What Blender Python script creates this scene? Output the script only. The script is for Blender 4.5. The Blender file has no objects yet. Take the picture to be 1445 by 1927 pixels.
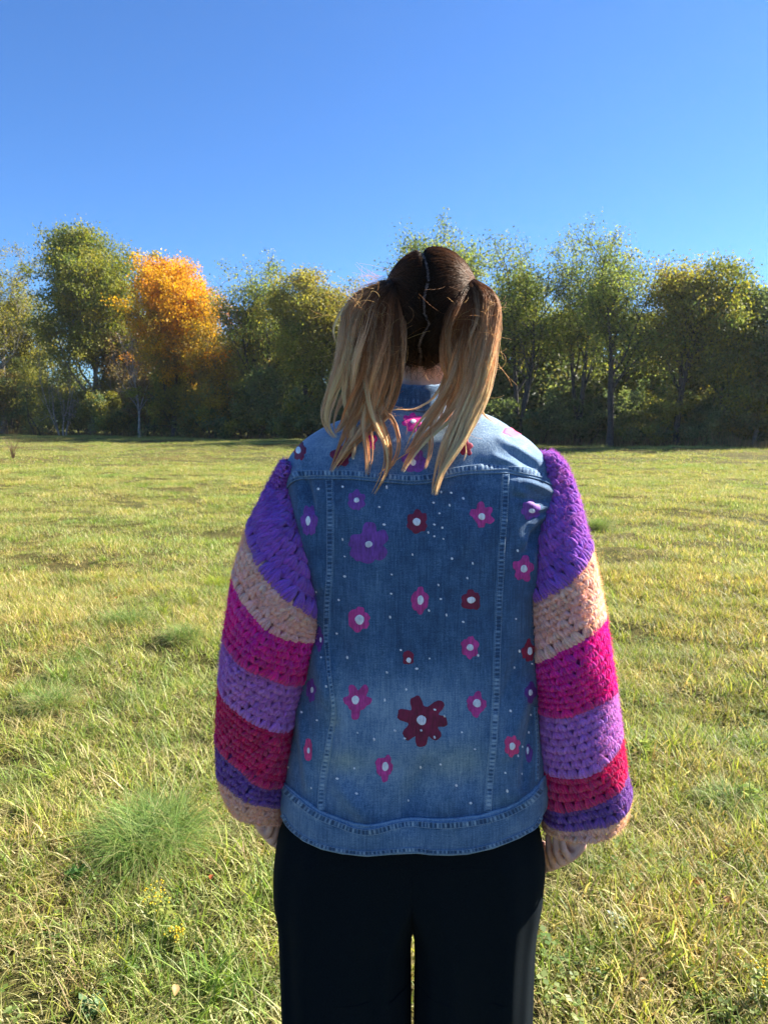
import bpy, math, random
import numpy as np
from mathutils import Vector, Matrix
from mathutils.bvhtree import BVHTree

C = bpy.context.scene
COL = C.collection
R = math.radians

# ------------------------------------------------------------------ camera
CAM_H = 1.40
PITCH = R(7.08)
F_PX = 1927 * 26 / 36
cd = bpy.data.cameras.new('camera')
cam = bpy.data.objects.new('camera', cd)
COL.objects.link(cam)
cam.location = (0, 0, CAM_H)
cam.rotation_euler = (math.pi / 2 - PITCH, 0, 0)
cd.sensor_fit = 'VERTICAL'
cd.sensor_height = 36
cd.sensor_width = 27
cd.lens = 26
cd.clip_start = 0.05
cd.clip_end = 3000
cd.dof.use_dof = True
cd.dof.focus_distance = 1.24
cd.dof.aperture_fstop = 13
C.camera = cam

# ------------------------------------------------------------------ sky, sun, exposure
SUN_EL, SUN_AZ = R(37), R(66)           # azimuth measured from +Y towards +X
w = bpy.data.worlds.new('World'); C.world = w; w.use_nodes = True
nt = w.node_tree
bg = nt.nodes['Background']
sky = nt.nodes.new('ShaderNodeTexSky'); sky.sky_type = 'NISHITA'; sky.sun_disc = False
sky.sun_elevation = SUN_EL; sky.sun_rotation = SUN_AZ
sky.altitude = 300; sky.air_density = 1.0; sky.dust_density = 0.05; sky.ozone_density = 2.2
tint = nt.nodes.new('ShaderNodeMix'); tint.data_type = 'RGBA'; tint.blend_type = 'MULTIPLY'; tint.inputs[0].default_value = 1
tint.inputs[7].default_value = (0.39, 0.65, 1.0, 1)      # clear, deep autumn sky
nt.links.new(sky.outputs['Color'], tint.inputs[6])
nt.links.new(tint.outputs[2], bg.inputs['Color'])
bg.inputs['Strength'].default_value = 0.054
sd = bpy.data.lights.new('sun', 'SUN'); sd.energy = 4.8; sd.angle = R(0.53); sd.color = (1.0, 0.93, 0.82)
sun = bpy.data.objects.new('sun', sd); COL.objects.link(sun)
sun_dir = Vector((math.sin(SUN_AZ) * math.cos(SUN_EL), math.cos(SUN_AZ) * math.cos(SUN_EL), math.sin(SUN_EL)))
sun.rotation_euler = sun_dir.to_track_quat('Z', 'Y').to_euler()
sun.location = (20, 10, 30)
C.view_settings.view_transform = 'Standard'
C.view_settings.look = 'None'
C.view_settings.gamma = 1
C.view_settings.exposure = 2.0
C.render.engine = 'CYCLES'
C.cycles.max_bounces = 7
C.cycles.diffuse_bounces = 3
C.cycles.glossy_bounces = 2
C.cycles.transmission_bounces = 4
C.cycles.transparent_max_bounces = 8
C.cycles.use_adaptive_sampling = True
C.cycles.adaptive_threshold = 0.015
C.cycles.use_denoising = True

# ------------------------------------------------------------------ pixel -> world
_s, _c = math.sin(PITCH), math.cos(PITCH)
def ray(px, py):
    u = (px - 722.5) / F_PX; v = -(py - 963.5) / F_PX
    return Vector((u, _c + v * _s, -_s + v * _c))
def P(px, py, Y):                       # point of the photo's ray at world distance Y
    d = ray(px, py); k = Y / d.y
    return Vector((d.x * k, Y, CAM_H + d.z * k))
def proj(V):                            # world array -> photo pixels
    V = np.asarray(V); x = V[..., 0]; y = V[..., 1]; z = V[..., 2] - CAM_H
    dep = y * _c - z * _s; up = y * _s + z * _c
    return 722.5 + F_PX * x / dep, 963.5 - F_PX * up / dep
def G(px, py):                          # where the ray meets the field
    d = ray(px, py); k = -CAM_H / d.z
    return Vector((d.x * k, d.y * k, 0))

# ------------------------------------------------------------------ helpers
def mesh_np(name, V, F, col=None, smooth=True):
    V = np.asarray(V, np.float32); F = np.asarray(F, np.int32)
    me = bpy.data.meshes.new(name)
    me.vertices.add(len(V)); me.vertices.foreach_set('co', V.ravel())
    m, k = F.shape
    me.loops.add(m * k); me.loops.foreach_set('vertex_index', F.ravel())
    me.polygons.add(m); me.polygons.foreach_set('loop_start', np.arange(m, dtype=np.int32) * k)
    me.polygons.foreach_set('use_smooth', np.full(m, smooth))
    me.update(calc_edges=True)
    if col is not None:
        add_col(me, 'col', col)
    return me
def add_col(me, name, col):
    a = me.color_attributes.new(name, 'FLOAT_COLOR', 'POINT')
    c = np.ones((len(me.vertices), 4), np.float32); c[:, :3] = col
    a.data.foreach_set('color', c.ravel())
def add_float(me, name, val):
    a = me.attributes.new(name, 'FLOAT', 'POINT')
    a.data.foreach_set('value', np.asarray(val, np.float32).ravel())
def link(name, me, mat=None, parent=None, kind=None, label=None, cat=None, group=None):
    o = bpy.data.objects.new(name, me); COL.objects.link(o)
    if mat is not None:
        for m_ in (mat if isinstance(mat, (list, tuple)) else [mat]):
            me.materials.append(m_)
    if parent is not None: o.parent = parent
    if kind: o['kind'] = kind
    if label: o['label'] = label
    if cat: o['category'] = cat
    if group: o['group'] = group
    return o
def empty(name, loc, label, cat, group=None):
    o = bpy.data.objects.new(name, None); COL.objects.link(o)
    o.location = loc; o['label'] = label; o['category'] = cat
    o.empty_display_size = 0.1
    if group: o['group'] = group
    return o
def place_part(o, parent):              # parent keeps world-space mesh in place
    o.parent = parent
    o.matrix_parent_inverse = Matrix.Translation(parent.location).inverted()
def grid_faces(nr, nc, closed=False):
    i = np.arange(nr - 1)[:, None]; j = np.arange(nc if closed else nc - 1)[None, :]
    j2 = (j + 1) % nc
    a = i * nc + j; b = i * nc + j2; c = (i + 1) * nc + j2; d = (i + 1) * nc + j
    return np.stack([a, b, c, d], -1).reshape(-1, 4)
class MB:                               # collects quads/tris (tris stored as quads with split later)
    def __init__(s): s.V = []; s.F = []; s.C = []; s.n = 0
    def add(s, V, F, c=None):
        V = np.asarray(V, float).reshape(-1, 3); F = np.asarray(F)
        s.V.append(V); s.F.append(F + s.n)
        s.C.append(np.broadcast_to(np.asarray(c if c is not None else (1, 1, 1), float), (len(V), 3)))
        s.n += len(V)
    def mesh(s, name, smooth=True):
        V = np.concatenate(s.V); Cc = np.concatenate(s.C)
        return mesh_np(name, V, np.concatenate(s.F), Cc, smooth)
def cr(x, xp, fp):                      # smooth monotone-ish interpolation (Catmull-Rom through xp)
    x = np.asarray(x, float); xp = np.asarray(xp, float); fp = np.asarray(fp, float)
    m = np.gradient(fp, xp)
    i = np.clip(np.searchsorted(xp, x) - 1, 0, len(xp) - 2)
    h = xp[i + 1] - xp[i]; t = np.clip((x - xp[i]) / h, 0, 1)
    return ((2*t**3 - 3*t**2 + 1) * fp[i] + (t**3 - 2*t**2 + t) * h * m[i]
            + (-2*t**3 + 3*t**2) * fp[i + 1] + (t**3 - t**2) * h * m[i + 1])
def spline(pts, n):                     # resample polyline smoothly by arc length
    pts = np.asarray(pts, float)
    d = np.r_[0, np.cumsum(np.linalg.norm(np.diff(pts, axis=0), axis=1))]
    s = np.linspace(0, d[-1], n)
    return np.stack([cr(s, d, pts[:, k]) for k in range(pts.shape[1])], 1)
def tube(path, rad, sides=8, caps=True):
    path = np.asarray(path, float); n = len(path); rad = np.broadcast_to(np.asarray(rad, float), (n,))
    T = np.gradient(path, axis=0); T /= np.linalg.norm(T, axis=1)[:, None] + 1e-12
    ref = np.array([0.31, 0.95, 0.05]) if abs(T[0] @ np.array([0.31, 0.95, 0.05])) < 0.8 else np.array([0.95, 0.1, 0.31])
    A = np.cross(T, ref); A /= np.linalg.norm(A, axis=1)[:, None] + 1e-12; B = np.cross(T, A)
    th = np.arange(sides) * 2 * np.pi / sides
    V = path[:, None] + rad[:, None, None] * (A[:, None] * np.cos(th)[None, :, None] + B[:, None] * np.sin(th)[None, :, None])
    return V.reshape(-1, 3), grid_faces(n, sides, True)
def ico_ell(c, r, nu=16, nv=10, rot=None):
    u = np.arange(nu) * 2 * np.pi / nu; v = np.linspace(-np.pi / 2 + 0.02, np.pi / 2 - 0.02, nv)
    V = np.stack([np.cos(v)[:, None] * np.cos(u)[None], np.cos(v)[:, None] * np.sin(u)[None], np.sin(v)[:, None] + 0 * u[None]], -1).reshape(-1, 3)
    V = V * np.asarray(r)
    if rot is not None: V = V @ np.asarray(rot).T
    return V + np.asarray(c), grid_faces(nv, nu, True)

# ------------------------------------------------------------------ materials
def mat(name):
    m = bpy.data.materials.new(name); m.use_nodes = True
    t = m.node_tree; b = t.nodes['Principled BSDF']
    return m, t, b
def N(t, typ, **kw):
    n = t.nodes.new(typ)
    for k, v in kw.items():
        if k in n.inputs.keys(): n.inputs[k].default_value = v
        else: setattr(n, k, v)
    return n
def ramp(t, fac, stops):
    r = t.nodes.new('ShaderNodeValToRGB'); e = r.color_ramp.elements
    while len(e) < len(stops): e.new(0.5)
    for el, (p, c) in zip(e, stops): el.position = p; el.color = (*c, 1)
    t.links.new(fac, r.inputs['Fac']); return r
def mix(t, fac, a, b, mode='MIX'):
    m = t.nodes.new('ShaderNodeMix'); m.data_type = 'RGBA'; m.blend_type = mode
    for sock, v in ((m.inputs[0], fac), (m.inputs[6], a), (m.inputs[7], b)):
        if isinstance(v, bpy.types.NodeSocket): t.links.new(v, sock)
        elif isinstance(v, (int, float)): sock.default_value = v
        else: sock.default_value = (*v, 1)
    return m.outputs[2]
def math_(t, op, a, b=0.0, clamp=False):
    m = t.nodes.new('ShaderNodeMath'); m.operation = op; m.use_clamp = clamp
    for sock, v in ((m.inputs[0], a), (m.inputs[1], b)):
        if isinstance(v, bpy.types.NodeSocket): t.links.new(v, sock)
        else: sock.default_value = v
    return m.outputs[0]
def leaf_material(name, trans=0.45, rough=0.55, patch=False):
    m, t, b = mat(name)
    at = N(t, 'ShaderNodeAttribute', attribute_name='col')
    c = at.outputs['Color']
    if patch:                           # dry and green areas of the meadow
        geo = N(t, 'ShaderNodeNewGeometry')
        n1 = N(t, 'ShaderNodeTexNoise', Scale=0.55, Detail=5.0, Roughness=0.65)
        t.links.new(geo.outputs['Position'], n1.inputs['Vector'])
        n2 = N(t, 'ShaderNodeTexNoise', Scale=2.7, Detail=4.0, Roughness=0.6)
        t.links.new(geo.outputs['Position'], n2.inputs['Vector'])
        r1 = ramp(t, n1.outputs['Fac'], [(0.36, (0.80, 1.0, 0.75)), (0.5, (1.0, 1.0, 1.0)), (0.64, (1.16, 1.06, 1.0))])
        r2 = ramp(t, n2.outputs['Fac'], [(0.35, (0.72, 0.86, 0.75)), (0.5, (1, 1, 1)), (0.66, (1.2, 1.14, 1.05))])
        c = mix(t, 1.0, c, r1.outputs['Color'], 'MULTIPLY')
        c = mix(t, 1.0, c, r2.outputs['Color'], 'MULTIPLY')
    t.links.new(c, b.inputs['Base Color'])
    b.inputs['Roughness'].default_value = rough
    b.inputs['Specular IOR Level'].default_value = 0.25
    tr = N(t, 'ShaderNodeBsdfTranslucent')
    ct = mix(t, 1.0, c, (1.25, 1.2, 0.7), 'MULTIPLY')
    t.links.new(ct, tr.inputs['Color'])
    ms = N(t, 'ShaderNodeMixShader'); ms.inputs[0].default_value = trans
    t.links.new(b.outputs[0], ms.inputs[1]); t.links.new(tr.outputs[0], ms.inputs[2])
    t.links.new(ms.outputs[0], t.nodes['Material Output'].inputs['Surface'])
    return m
M_LEAF = leaf_material('tree_leaves', 0.5)
M_GRASS = leaf_material('meadow_grass', 0.40, 0.5, patch=True)
M_PLANT = leaf_material('weeds', 0.4, 0.5)
def bark_material():
    m, t, b = mat('bark')
    at = N(t, 'ShaderNodeAttribute', attribute_name='col')
    tc = N(t, 'ShaderNodeTexCoord')
    n = N(t, 'ShaderNodeTexNoise', Scale=6.0, Detail=6.0); t.links.new(tc.outputs['Object'], n.inputs['Vector'])
    r = ramp(t, n.outputs['Fac'], [(0.3, (0.5, 0.5, 0.5)), (0.7, (1.4, 1.4, 1.4))])
    t.links.new(mix(t, 1.0, at.outputs['Color'], r.outputs['Color'], 'MULTIPLY'), b.inputs['Base Color'])
    b.inputs['Roughness'].default_value = 0.95
    bm = N(t, 'ShaderNodeBump', Strength=0.6, Distance=0.03); t.links.new(n.outputs['Fac'], bm.inputs['Height'])
    t.links.new(bm.outputs[0], b.inputs['Normal'])
    return m
M_BARK = bark_material()
def ground_material():
    m, t, b = mat('meadow_ground')
    geo = N(t, 'ShaderNodeNewGeometry')
    n1 = N(t, 'ShaderNodeTexNoise', Scale=0.45, Detail=8.0, Roughness=0.65)
    n2 = N(t, 'ShaderNodeTexNoise', Scale=14.0, Detail=8.0, Roughness=0.75)
    n3 = N(t, 'ShaderNodeTexNoise', Scale=110.0, Detail=4.0, Roughness=0.7)
    for n in (n1, n2, n3): t.links.new(geo.outputs['Position'], n.inputs['Vector'])
    a = ramp(t, n2.outputs['Fac'], [(0.32, (0.03, 0.032, 0.012)), (0.48, (0.075, 0.07, 0.026)), (0.6, (0.12, 0.10, 0.045)), (0.72, (0.08, 0.10, 0.028))])
    bcol = ramp(t, n1.outputs['Fac'], [(0.35, (0.75, 0.95, 0.7)), (0.65, (1.3, 1.1, 0.9))])
    c = mix(t, 1.0, a.outputs['Color'], bcol.outputs['Color'], 'MULTIPLY')
    r3 = ramp(t, n3.outputs['Fac'], [(0.3, (0.6, 0.6, 0.6)), (0.7, (1.35, 1.35, 1.35))])
    c = mix(t, 1.0, c, r3.outputs['Color'], 'MULTIPLY')
    t.links.new(c, b.inputs['Base Color']); b.inputs['Roughness'].default_value = 1.0
    b.inputs['Specular IOR Level'].default_value = 0.1
    bm = N(t, 'ShaderNodeBump', Strength=0.8, Distance=0.03)
    t.links.new(math_(t, 'ADD', n2.outputs['Fac'], math_(t, 'MULTIPLY', n3.outputs['Fac'], 0.4)), bm.inputs['Height'])
    t.links.new(bm.outputs[0], b.inputs['Normal'])
    return m

# ================================================================== GROUND
rs = np.random.RandomState(7)
_wk = []
for lam, amp in ((0.35, 0.006), (0.6, 0.010), (1.1, 0.016), (2.3, 0.022), (5, 0.03), (11, 0.05), (24, 0.07)):
    for _ in range(4):
        a = rs.uniform(0, 2 * np.pi); _wk.append((math.cos(a) * 2 * np.pi / lam, math.sin(a) * 2 * np.pi / lam, rs.uniform(0, 6.28), amp * 0.6))
def gz(x, y):
    x = np.asarray(x, float); y = np.asarray(y, float); z = np.zeros(np.broadcast(x, y).shape)
    for kx, ky, ph, am in _wk: z = z + am * np.sin(kx * x + ky * y + ph)
    d = np.hypot(x - 0.06, y - 1.33)
    return z * np.clip((d - 0.5) / 2.5, 0, 1)
rr = np.r_[0.0, np.geomspace(0.4, 900, 300)]
th = np.linspace(0, 2 * np.pi, 420, endpoint=False)
gx = rr[:, None] * np.cos(th)[None]; gy = rr[:, None] * np.sin(th)[None]
gzz = gz(gx, gy) * np.clip((300 - rr) / 250, 0, 1)[:, None]
link('field', mesh_np('field', np.stack([gx, gy, gzz], -1).reshape(-1, 3), grid_faces(len(rr), 420, True)), ground_material(), kind='structure')

# ================================================================== AIR
hz = bpy.data.materials.new('glare_veil_volume'); hz.use_nodes = True; ht = hz.node_tree; ht.nodes.clear()
ho = ht.nodes.new('ShaderNodeOutputMaterial'); hv = ht.nodes.new('ShaderNodeVolumePrincipled')
hv.inputs['Density'].default_value = 0.00022; hv.inputs['Anisotropy'].default_value = 0.45; hv.inputs['Color'].default_value = (0.95, 0.97, 1, 1)  # thin volume added to brighten the trees' shadows, standing for lens glare
ht.links.new(hv.outputs[0], ho.inputs['Volume'])
hx = np.array([(-1, -1), (1, -1), (1, 1), (-1, 1)]) * 930.0
hV = np.array([(x_, y_, -2.0) for x_, y_ in hx] + [(x_, y_, 26.0) for x_, y_ in hx])
glare_veil = link('glare_veil', mesh_np('glare_veil', hV, np.array([(3, 2, 1, 0), (4, 5, 6, 7), (0, 1, 5, 4), (1, 2, 6, 5), (2, 3, 7, 6), (3, 0, 4, 7)]), smooth=False), hz, kind='stuff', label='thin veil of air added to lift the shadows in the trees', cat='glare_veil')

# ================================================================== TREES
# distance of the wood's edge for a photo column
def edge_y(px):
    py = np.interp(px, [-200, 0, 400, 1050, 1445, 1700], [814, 817, 825, 838, 847, 852])
    return G(px, py).y
PAL = {
    'olive':  [(0.16, 0.165, 0.035), (0.21, 0.205, 0.04), (0.11, 0.13, 0.035), (0.26, 0.22, 0.045)],
    'green':  [(0.14, 0.16, 0.025), (0.20, 0.205, 0.03), (0.085, 0.12, 0.025), (0.26, 0.23, 0.03)],
    'locust': [(0.13, 0.175, 0.045), (0.18, 0.215, 0.05), (0.09, 0.13, 0.04), (0.24, 0.23, 0.05)],
    'yellow': [(0.21, 0.195, 0.035), (0.27, 0.24, 0.04), (0.15, 0.16, 0.035), (0.17, 0.13, 0.04)],
    'orange': [(0.46, 0.24, 0.012), (0.50, 0.29, 0.012), (0.42, 0.18, 0.015), (0.52, 0.35, 0.02)],
    'dark':   [(0.10, 0.14, 0.06), (0.14, 0.17, 0.065), (0.075, 0.11, 0.055), (0.19, 0.19, 0.065)],
    'brown':  [(0.15, 0.10, 0.045), (0.20, 0.15, 0.05), (0.10, 0.085, 0.035), (0.16, 0.15, 0.04)],
    'gold':   [(0.35, 0.24, 0.03), (0.22, 0.17, 0.03), (0.16, 0.12, 0.03), (0.28, 0.20, 0.03)],
}
def skeleton(rng, kind):
    segs = []; tips = []
    def grow(p, d, L, r, lev, maxlev):
        n = (7, 6, 4, 3)[lev]; pts = [p.copy()]; rad = [r]
        cur = p.copy(); dd = d / np.linalg.norm(d)
        for k in range(n):
            wob = (0.07, 0.17, 0.26, 0.34)[lev]
            dd = dd + rng.normal(0, wob, 3) + np.array([0, 0, (0.03, 0.10, 0.07, -0.02)[lev]])
            dd /= np.linalg.norm(dd)
            cur = cur + dd * L / n; pts.append(cur.copy()); rad.append(r * (1 - 0.75 * (k + 1) / n) + 0.0008)
        segs.append((np.array(pts), np.array(rad), lev))
        if lev == maxlev: tips.append(np.array(pts)); return
        kids = {'locust': (7, 6, 5), 'round': (15, 6, 4), 'vase': (16, 6, 4), 'sparse': (9, 5, 4), 'shrub': (6, 5, 4)}[kind][lev]
        lo = {'locust': 0.30, 'round': 0.2, 'vase': 0.12, 'sparse': 0.2, 'shrub': 0.25}[kind] if lev == 0 else 0.2
        for q in range(kids):
            s = lo + (1 - lo) * (q + rng.uniform(0.1, 0.9)) / kids
            f = s * n; i = min(int(f), n - 1); pos = pts[i] + (pts[i + 1] - pts[i]) * (f - i)
            ax = rng.uniform(0, 2 * np.pi) + q * 2.4
            ang = {'locust': (0.55, 0.8, 0.9), 'round': (1.0, 0.8, 0.9), 'vase': (0.42, 0.5, 0.7), 'sparse': (0.7, 0.8, 0.9), 'shrub': (0.7, 0.8, 0.9)}[kind][lev] * rng.uniform(0.75, 1.2)
            t = dd if lev else np.array([0, 0, 1.0])
            a = np.cross(t, [0.3, 0.2, 0.9]); a /= np.linalg.norm(a) + 1e-9; b = np.cross(t, a)
            nd = t * math.cos(ang) + (a * math.cos(ax) + b * math.sin(ax)) * math.sin(ang)
            ratio = (0.62, 0.55, 0.5)[lev] * rng.uniform(0.75, 1.2)
            if lev == 0 and kind in ('round',): ratio *= 1.15 - 0.75 * abs(s - 0.45)
            if lev == 0 and kind in ('locust',): ratio *= 1.1 - 0.45 * s
            if lev == 0 and kind == 'vase': ratio *= 1.25 - 0.75 * s
            grow(pos, nd, L * ratio, r * (0.55 if lev else 0.5) * (1 - 0.5 * s), lev + 1, maxlev)
    if kind == 'shrub':
        for q in range(7):
            a = q * 0.9 + rng.uniform(0, 0.8)
            grow(np.array([0.12 * math.cos(a), 0.12 * math.sin(a), 0]), np.array([0.75 * math.cos(a), 0.75 * math.sin(a), rng.uniform(0.5, 1.2)]), rng.uniform(0.6, 1), 0.012, 1, 3)
    else:
        nl = 1
        grow(np.zeros(3), np.array([rng.normal(0, .05), rng.normal(0, .05), 1]), 1.0, 0.020, 0, 3)
        if kind == 'locust':
            for q in range(rng.randint(1, 3)):
                a = rng.uniform(0, 6.28); st = np.array([0, 0, 0.12 + 0.08 * q])
                grow(st, np.array([0.33 * math.cos(a), 0.33 * math.sin(a), 1]), 0.8, 0.014, 0, 3)
    return segs, tips
def leaf_quads(rng, cen, size, droop=0.0):
    n = len(cen)
    a = rng.normal(0, 1, (n, 3)); a[:, 2] -= droop; a /= np.linalg.norm(a, axis=1)[:, None]
    b = rng.normal(0, 1, (n, 3)); b -= a * (a * b).sum(1)[:, None]; b /= np.linalg.norm(b, axis=1)[:, None] + 1e-9
    s = (size * rng.uniform(0.6, 1.35, n))[:, None]
    V = np.stack([cen - a * s * 0.6, cen + b * s * 0.36, cen + a * s * 0.6, cen - b * s * 0.36], 1).reshape(-1, 3)
    return V, np.arange(4 * n).reshape(-1, 4)
def make_tree(name, label, cat, px, top, halfw, kind, pal, seed, back=0.0, leaves=13000, leaf=0.13, base=None, trunk_col=(0.05, 0.045, 0.04), group=None, low=0.0, pal2=None, spread=1.0, trunk_k=1.0):
    rng = np.random.RandomState(seed)
    Y = edge_y(px) + back
    x = P(px, 800, Y).x
    H = P(px, top, Y).z
    W = halfw * Y / F_PX
    segs, tips = skeleton(rng, kind)
    allp = np.concatenate([t for t in tips])
    zmax = np.percentile(allp[:, 2], 99.7); cx, cy = np.median(allp[:, 0]), np.median(allp[:, 1])
    wmax = np.percentile(np.hypot(allp[:, 0] - cx, allp[:, 1] - cy), 84)
    sz = (H - 0.15) / zmax; sx = W / wmax
    def tr(p):
        q = p.copy(); f = np.clip(q[:, 2] / zmax, 0, 1)[:, None] ** 0.7
        q[:, :2] = (q[:, :2] - np.array([cx, cy]) * f) * sx; q[:, 2] *= sz; return q
    root = empty(name, (x, Y, 0), label, cat, group)
    tb = MB()
    for pts, rad, lev in segs:
        pp = tr(pts)
        r0 = rad * H * 0.72 * trunk_k
        if lev == 0: r0 = r0 * (1 + 0.5 * np.exp(-pp[:, 2] / 0.5))
        if lev >= 2: r0 = np.maximum(r0, 0.012)
        if lev == 0: pp[0, 2] = -0.15
        V, Fc = tube(pp, r0, (9, 6, 4, 3)[lev])
        tb.add(V, Fc, np.array(trunk_col) * rng.uniform(0.8, 1.2))
    link('trunk', tb.mesh('trunk'), M_BARK, root)
    if leaves:
        per = max(3, int(leaves * (1.55 if (px > 900 and kind == 'locust') else 2.1)) // len(tips))
        cen = []; colr = []
        P1 = np.array(PAL[pal]); P2 = np.array(PAL[pal2 or pal])
        for t in tips:
            pp = tr(t); n = int(per * rng.uniform(0.4, 1.6) * (1.0 if pp[-1, 2] > low * H else 0.25))
            if n < 1: continue
            s = rng.uniform(0.1, 1.08, n) * (len(pp) - 1); i = np.minimum(s.astype(int), len(pp) - 2)
            c = pp[i] + (pp[i + 1] - pp[i]) * (s - i)[:, None]
            c = c + rng.normal(0, 1, (n, 3)) * np.array([0.26, 0.26, 0.20]) * spread * 1.25 * min(1.0, H / 9)
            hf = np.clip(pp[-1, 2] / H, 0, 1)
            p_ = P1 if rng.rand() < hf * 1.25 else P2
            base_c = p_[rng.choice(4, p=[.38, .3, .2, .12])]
            cc = base_c * 1.3 * rng.uniform(0.7, 1.35, (n, 1)) * rng.uniform(0.93, 1.07, (n, 3))
            cen.append(c); colr.append(cc)
        if kind in ('round', 'vase'):    # leafy outer sprays that round off the crown
            nc = 90; lo_h = {'vase': 0.36, 'round': 0.34}[kind]
            for q in range(nc):
                d = rng.normal(0, 1, 3); d /= np.linalg.norm(d); rad_ = rng.uniform(0.55, 1.0) ** 0.5
                c0 = np.array([d[0] * W * .93, d[1] * W * .93, H * (lo_h + (1 - lo_h) / 2) + d[2] * H * (1 - lo_h) / 2 * .96]) * np.array([rad_, rad_, 1])
                n = int(per * len(tips) / nc * 0.42); c = c0 + rng.normal(0, 1, (n, 3)) * np.array([.5, .5, .34]) * H / 14
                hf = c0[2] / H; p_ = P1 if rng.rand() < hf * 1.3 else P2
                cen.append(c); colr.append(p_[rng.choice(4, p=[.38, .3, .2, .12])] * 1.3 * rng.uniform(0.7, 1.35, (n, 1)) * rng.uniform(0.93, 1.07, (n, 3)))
        cen = np.concatenate(cen); colr = np.concatenate(colr)
        k = cen[:, 2] > 0.05; cen = cen[k]; colr = colr[k]
        V, Fc = leaf_quads(rng, cen, leaf, 0.5)
        link('crown', mesh_np('crown', V, Fc, np.repeat(colr, 4, 0), False), M_LEAF, root)
    return root
DK = (0.045, 0.042, 0.042); GR = (0.20, 0.19, 0.17)
T = [
 # px, top, halfw, kind, palette, leaves, leaf size, back, trunk colour, low, label
 (8, 462, 62, 'locust', 'olive', 9500, 0.15, 0, GR, 0.15, 'yellow', 'thin olive tree at the left edge with grey branches showing through'),
 (172, 432, 82, 'round', 'green', 26000, 0.17, 2, GR, 0.3, 'olive', 'tall broad green tree standing left of the orange tree'),
 (328, 486, 78, 'vase', 'orange', 27000, 0.14, 0, (0.07, 0.06, 0.055), 0.25, 'gold', 'bright orange autumn tree standing in the row of green trees'),
 (492, 480, 62, 'locust', 'locust', 8500, 0.14, 2, DK, 0.2, 'yellow', 'airy pale green tree with a thin pointed top right of the orange tree'),
 (425, 575, 46, 'locust', 'yellow', 6000, 0.12, 4, GR, 0.1, 'brown', 'low thin brownish tree close against the right side of the orange tree'),
 (585, 512, 66, 'round', 'yellow', 15000, 0.13, 1, DK, 0.2, 'green', 'yellow green round tree left of the person\'s hair'),
 (655, 525, 58, 'locust', 'yellow', 9000, 0.13, 3, DK, 0.15, 'green', 'feathery yellowish tree whose top shows beside the left pigtail'),
 (820, 428, 78, 'locust', 'locust', 13000, 0.12, 0, DK, 0.2, 'yellow', 'tall tree rising right behind the person\'s head'),
 (730, 600, 60, 'round', 'green', 9000, 0.12, 3, DK, 0.1, 'olive', 'low green tree hidden mostly behind the person\'s head'),
 (978, 450, 74, 'locust', 'locust', 17000, 0.11, 0, DK, 0.12, 'green', 'dark trunked leafy tree just right of the person\'s head'),
 (1086, 433, 50, 'locust', 'locust', 9500, 0.10, 1, DK, 0.15, 'green', 'tallest slender airy tree right of the person with open top'),
 (1148, 442, 74, 'locust', 'locust', 14000, 0.10, -1, DK, 0.2, 'locust', 'multi stemmed tree with dark leaning trunks and thin yellow top'),
 (1275, 484, 66, 'locust', 'yellow', 15000, 0.11, 0, DK, 0.15, 'locust', 'yellow tinged tree standing between the forked tree and the dense right trees'),
 (1352, 494, 56, 'round', 'green', 13000, 0.11, 1, DK, 0.1, 'dark', 'green tree with a yellow patch second from the right edge'),
 (1418, 545, 62, 'round', 'dark', 17000, 0.11, 2, GR, 0.05, 'olive', 'dense dark green tree at the right edge'),
 (1490, 560, 60, 'round', 'dark', 9000, 0.12, 1, DK, 0.05, 'olive', 'dark green tree cut off by the right edge'),
 (-70, 500, 70, 'round', 'olive', 9000, 0.15, 1, GR, 0.1, 'green', 'olive tree outside the left edge of the meadow view'),
]
for i, (px, top, hw, kind, pal, nl, ls, back, tc, low, p2, lab) in enumerate(T):
    make_tree({'orange': 'maple_tree'}.get(pal, 'tree') if False else 'tree', lab, 'tree', px, top, hw, kind, pal, 100 + i, back, nl, ls, trunk_col=tc, low=low, pal2=p2, group='trees along the edge of the meadow')
# trees further back between the named ones
B = [(60, 560, 60, 'round', 'olive'), (250, 590, 60, 'round', 'brown'), (400, 640, 55, 'round', 'brown'), (520, 590, 70, 'round', 'dark'),
     (930, 560, 60, 'round', 'dark'), (1040, 590, 70, 'round', 'green'), (1210, 590, 65, 'round', 'green'), (1310, 600, 65, 'round', 'dark')]
BL = ['second row olive tree behind the thin tree at the left edge', 'second row brownish tree between the broad green tree and the orange tree', 'second row brownish tree right behind the orange tree\'s lower branches',
      'second row dark tree under the pale pointed tree', 'second row dark tree close to the right pigtail', 'second row green tree left of the tallest slender tree', 'second row green tree right of the leaning dark trunks', 'second row dark tree among the dense right trees']
for i, (px, top, hw, kind, pal) in enumerate(B):
    make_tree('tree', BL[i], 'tree', px, top, hw, kind, pal, 300 + i, 6 + (i % 3), 9000, 0.17, trunk_col=DK, low=0.05, group='second row of trees')
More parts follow.
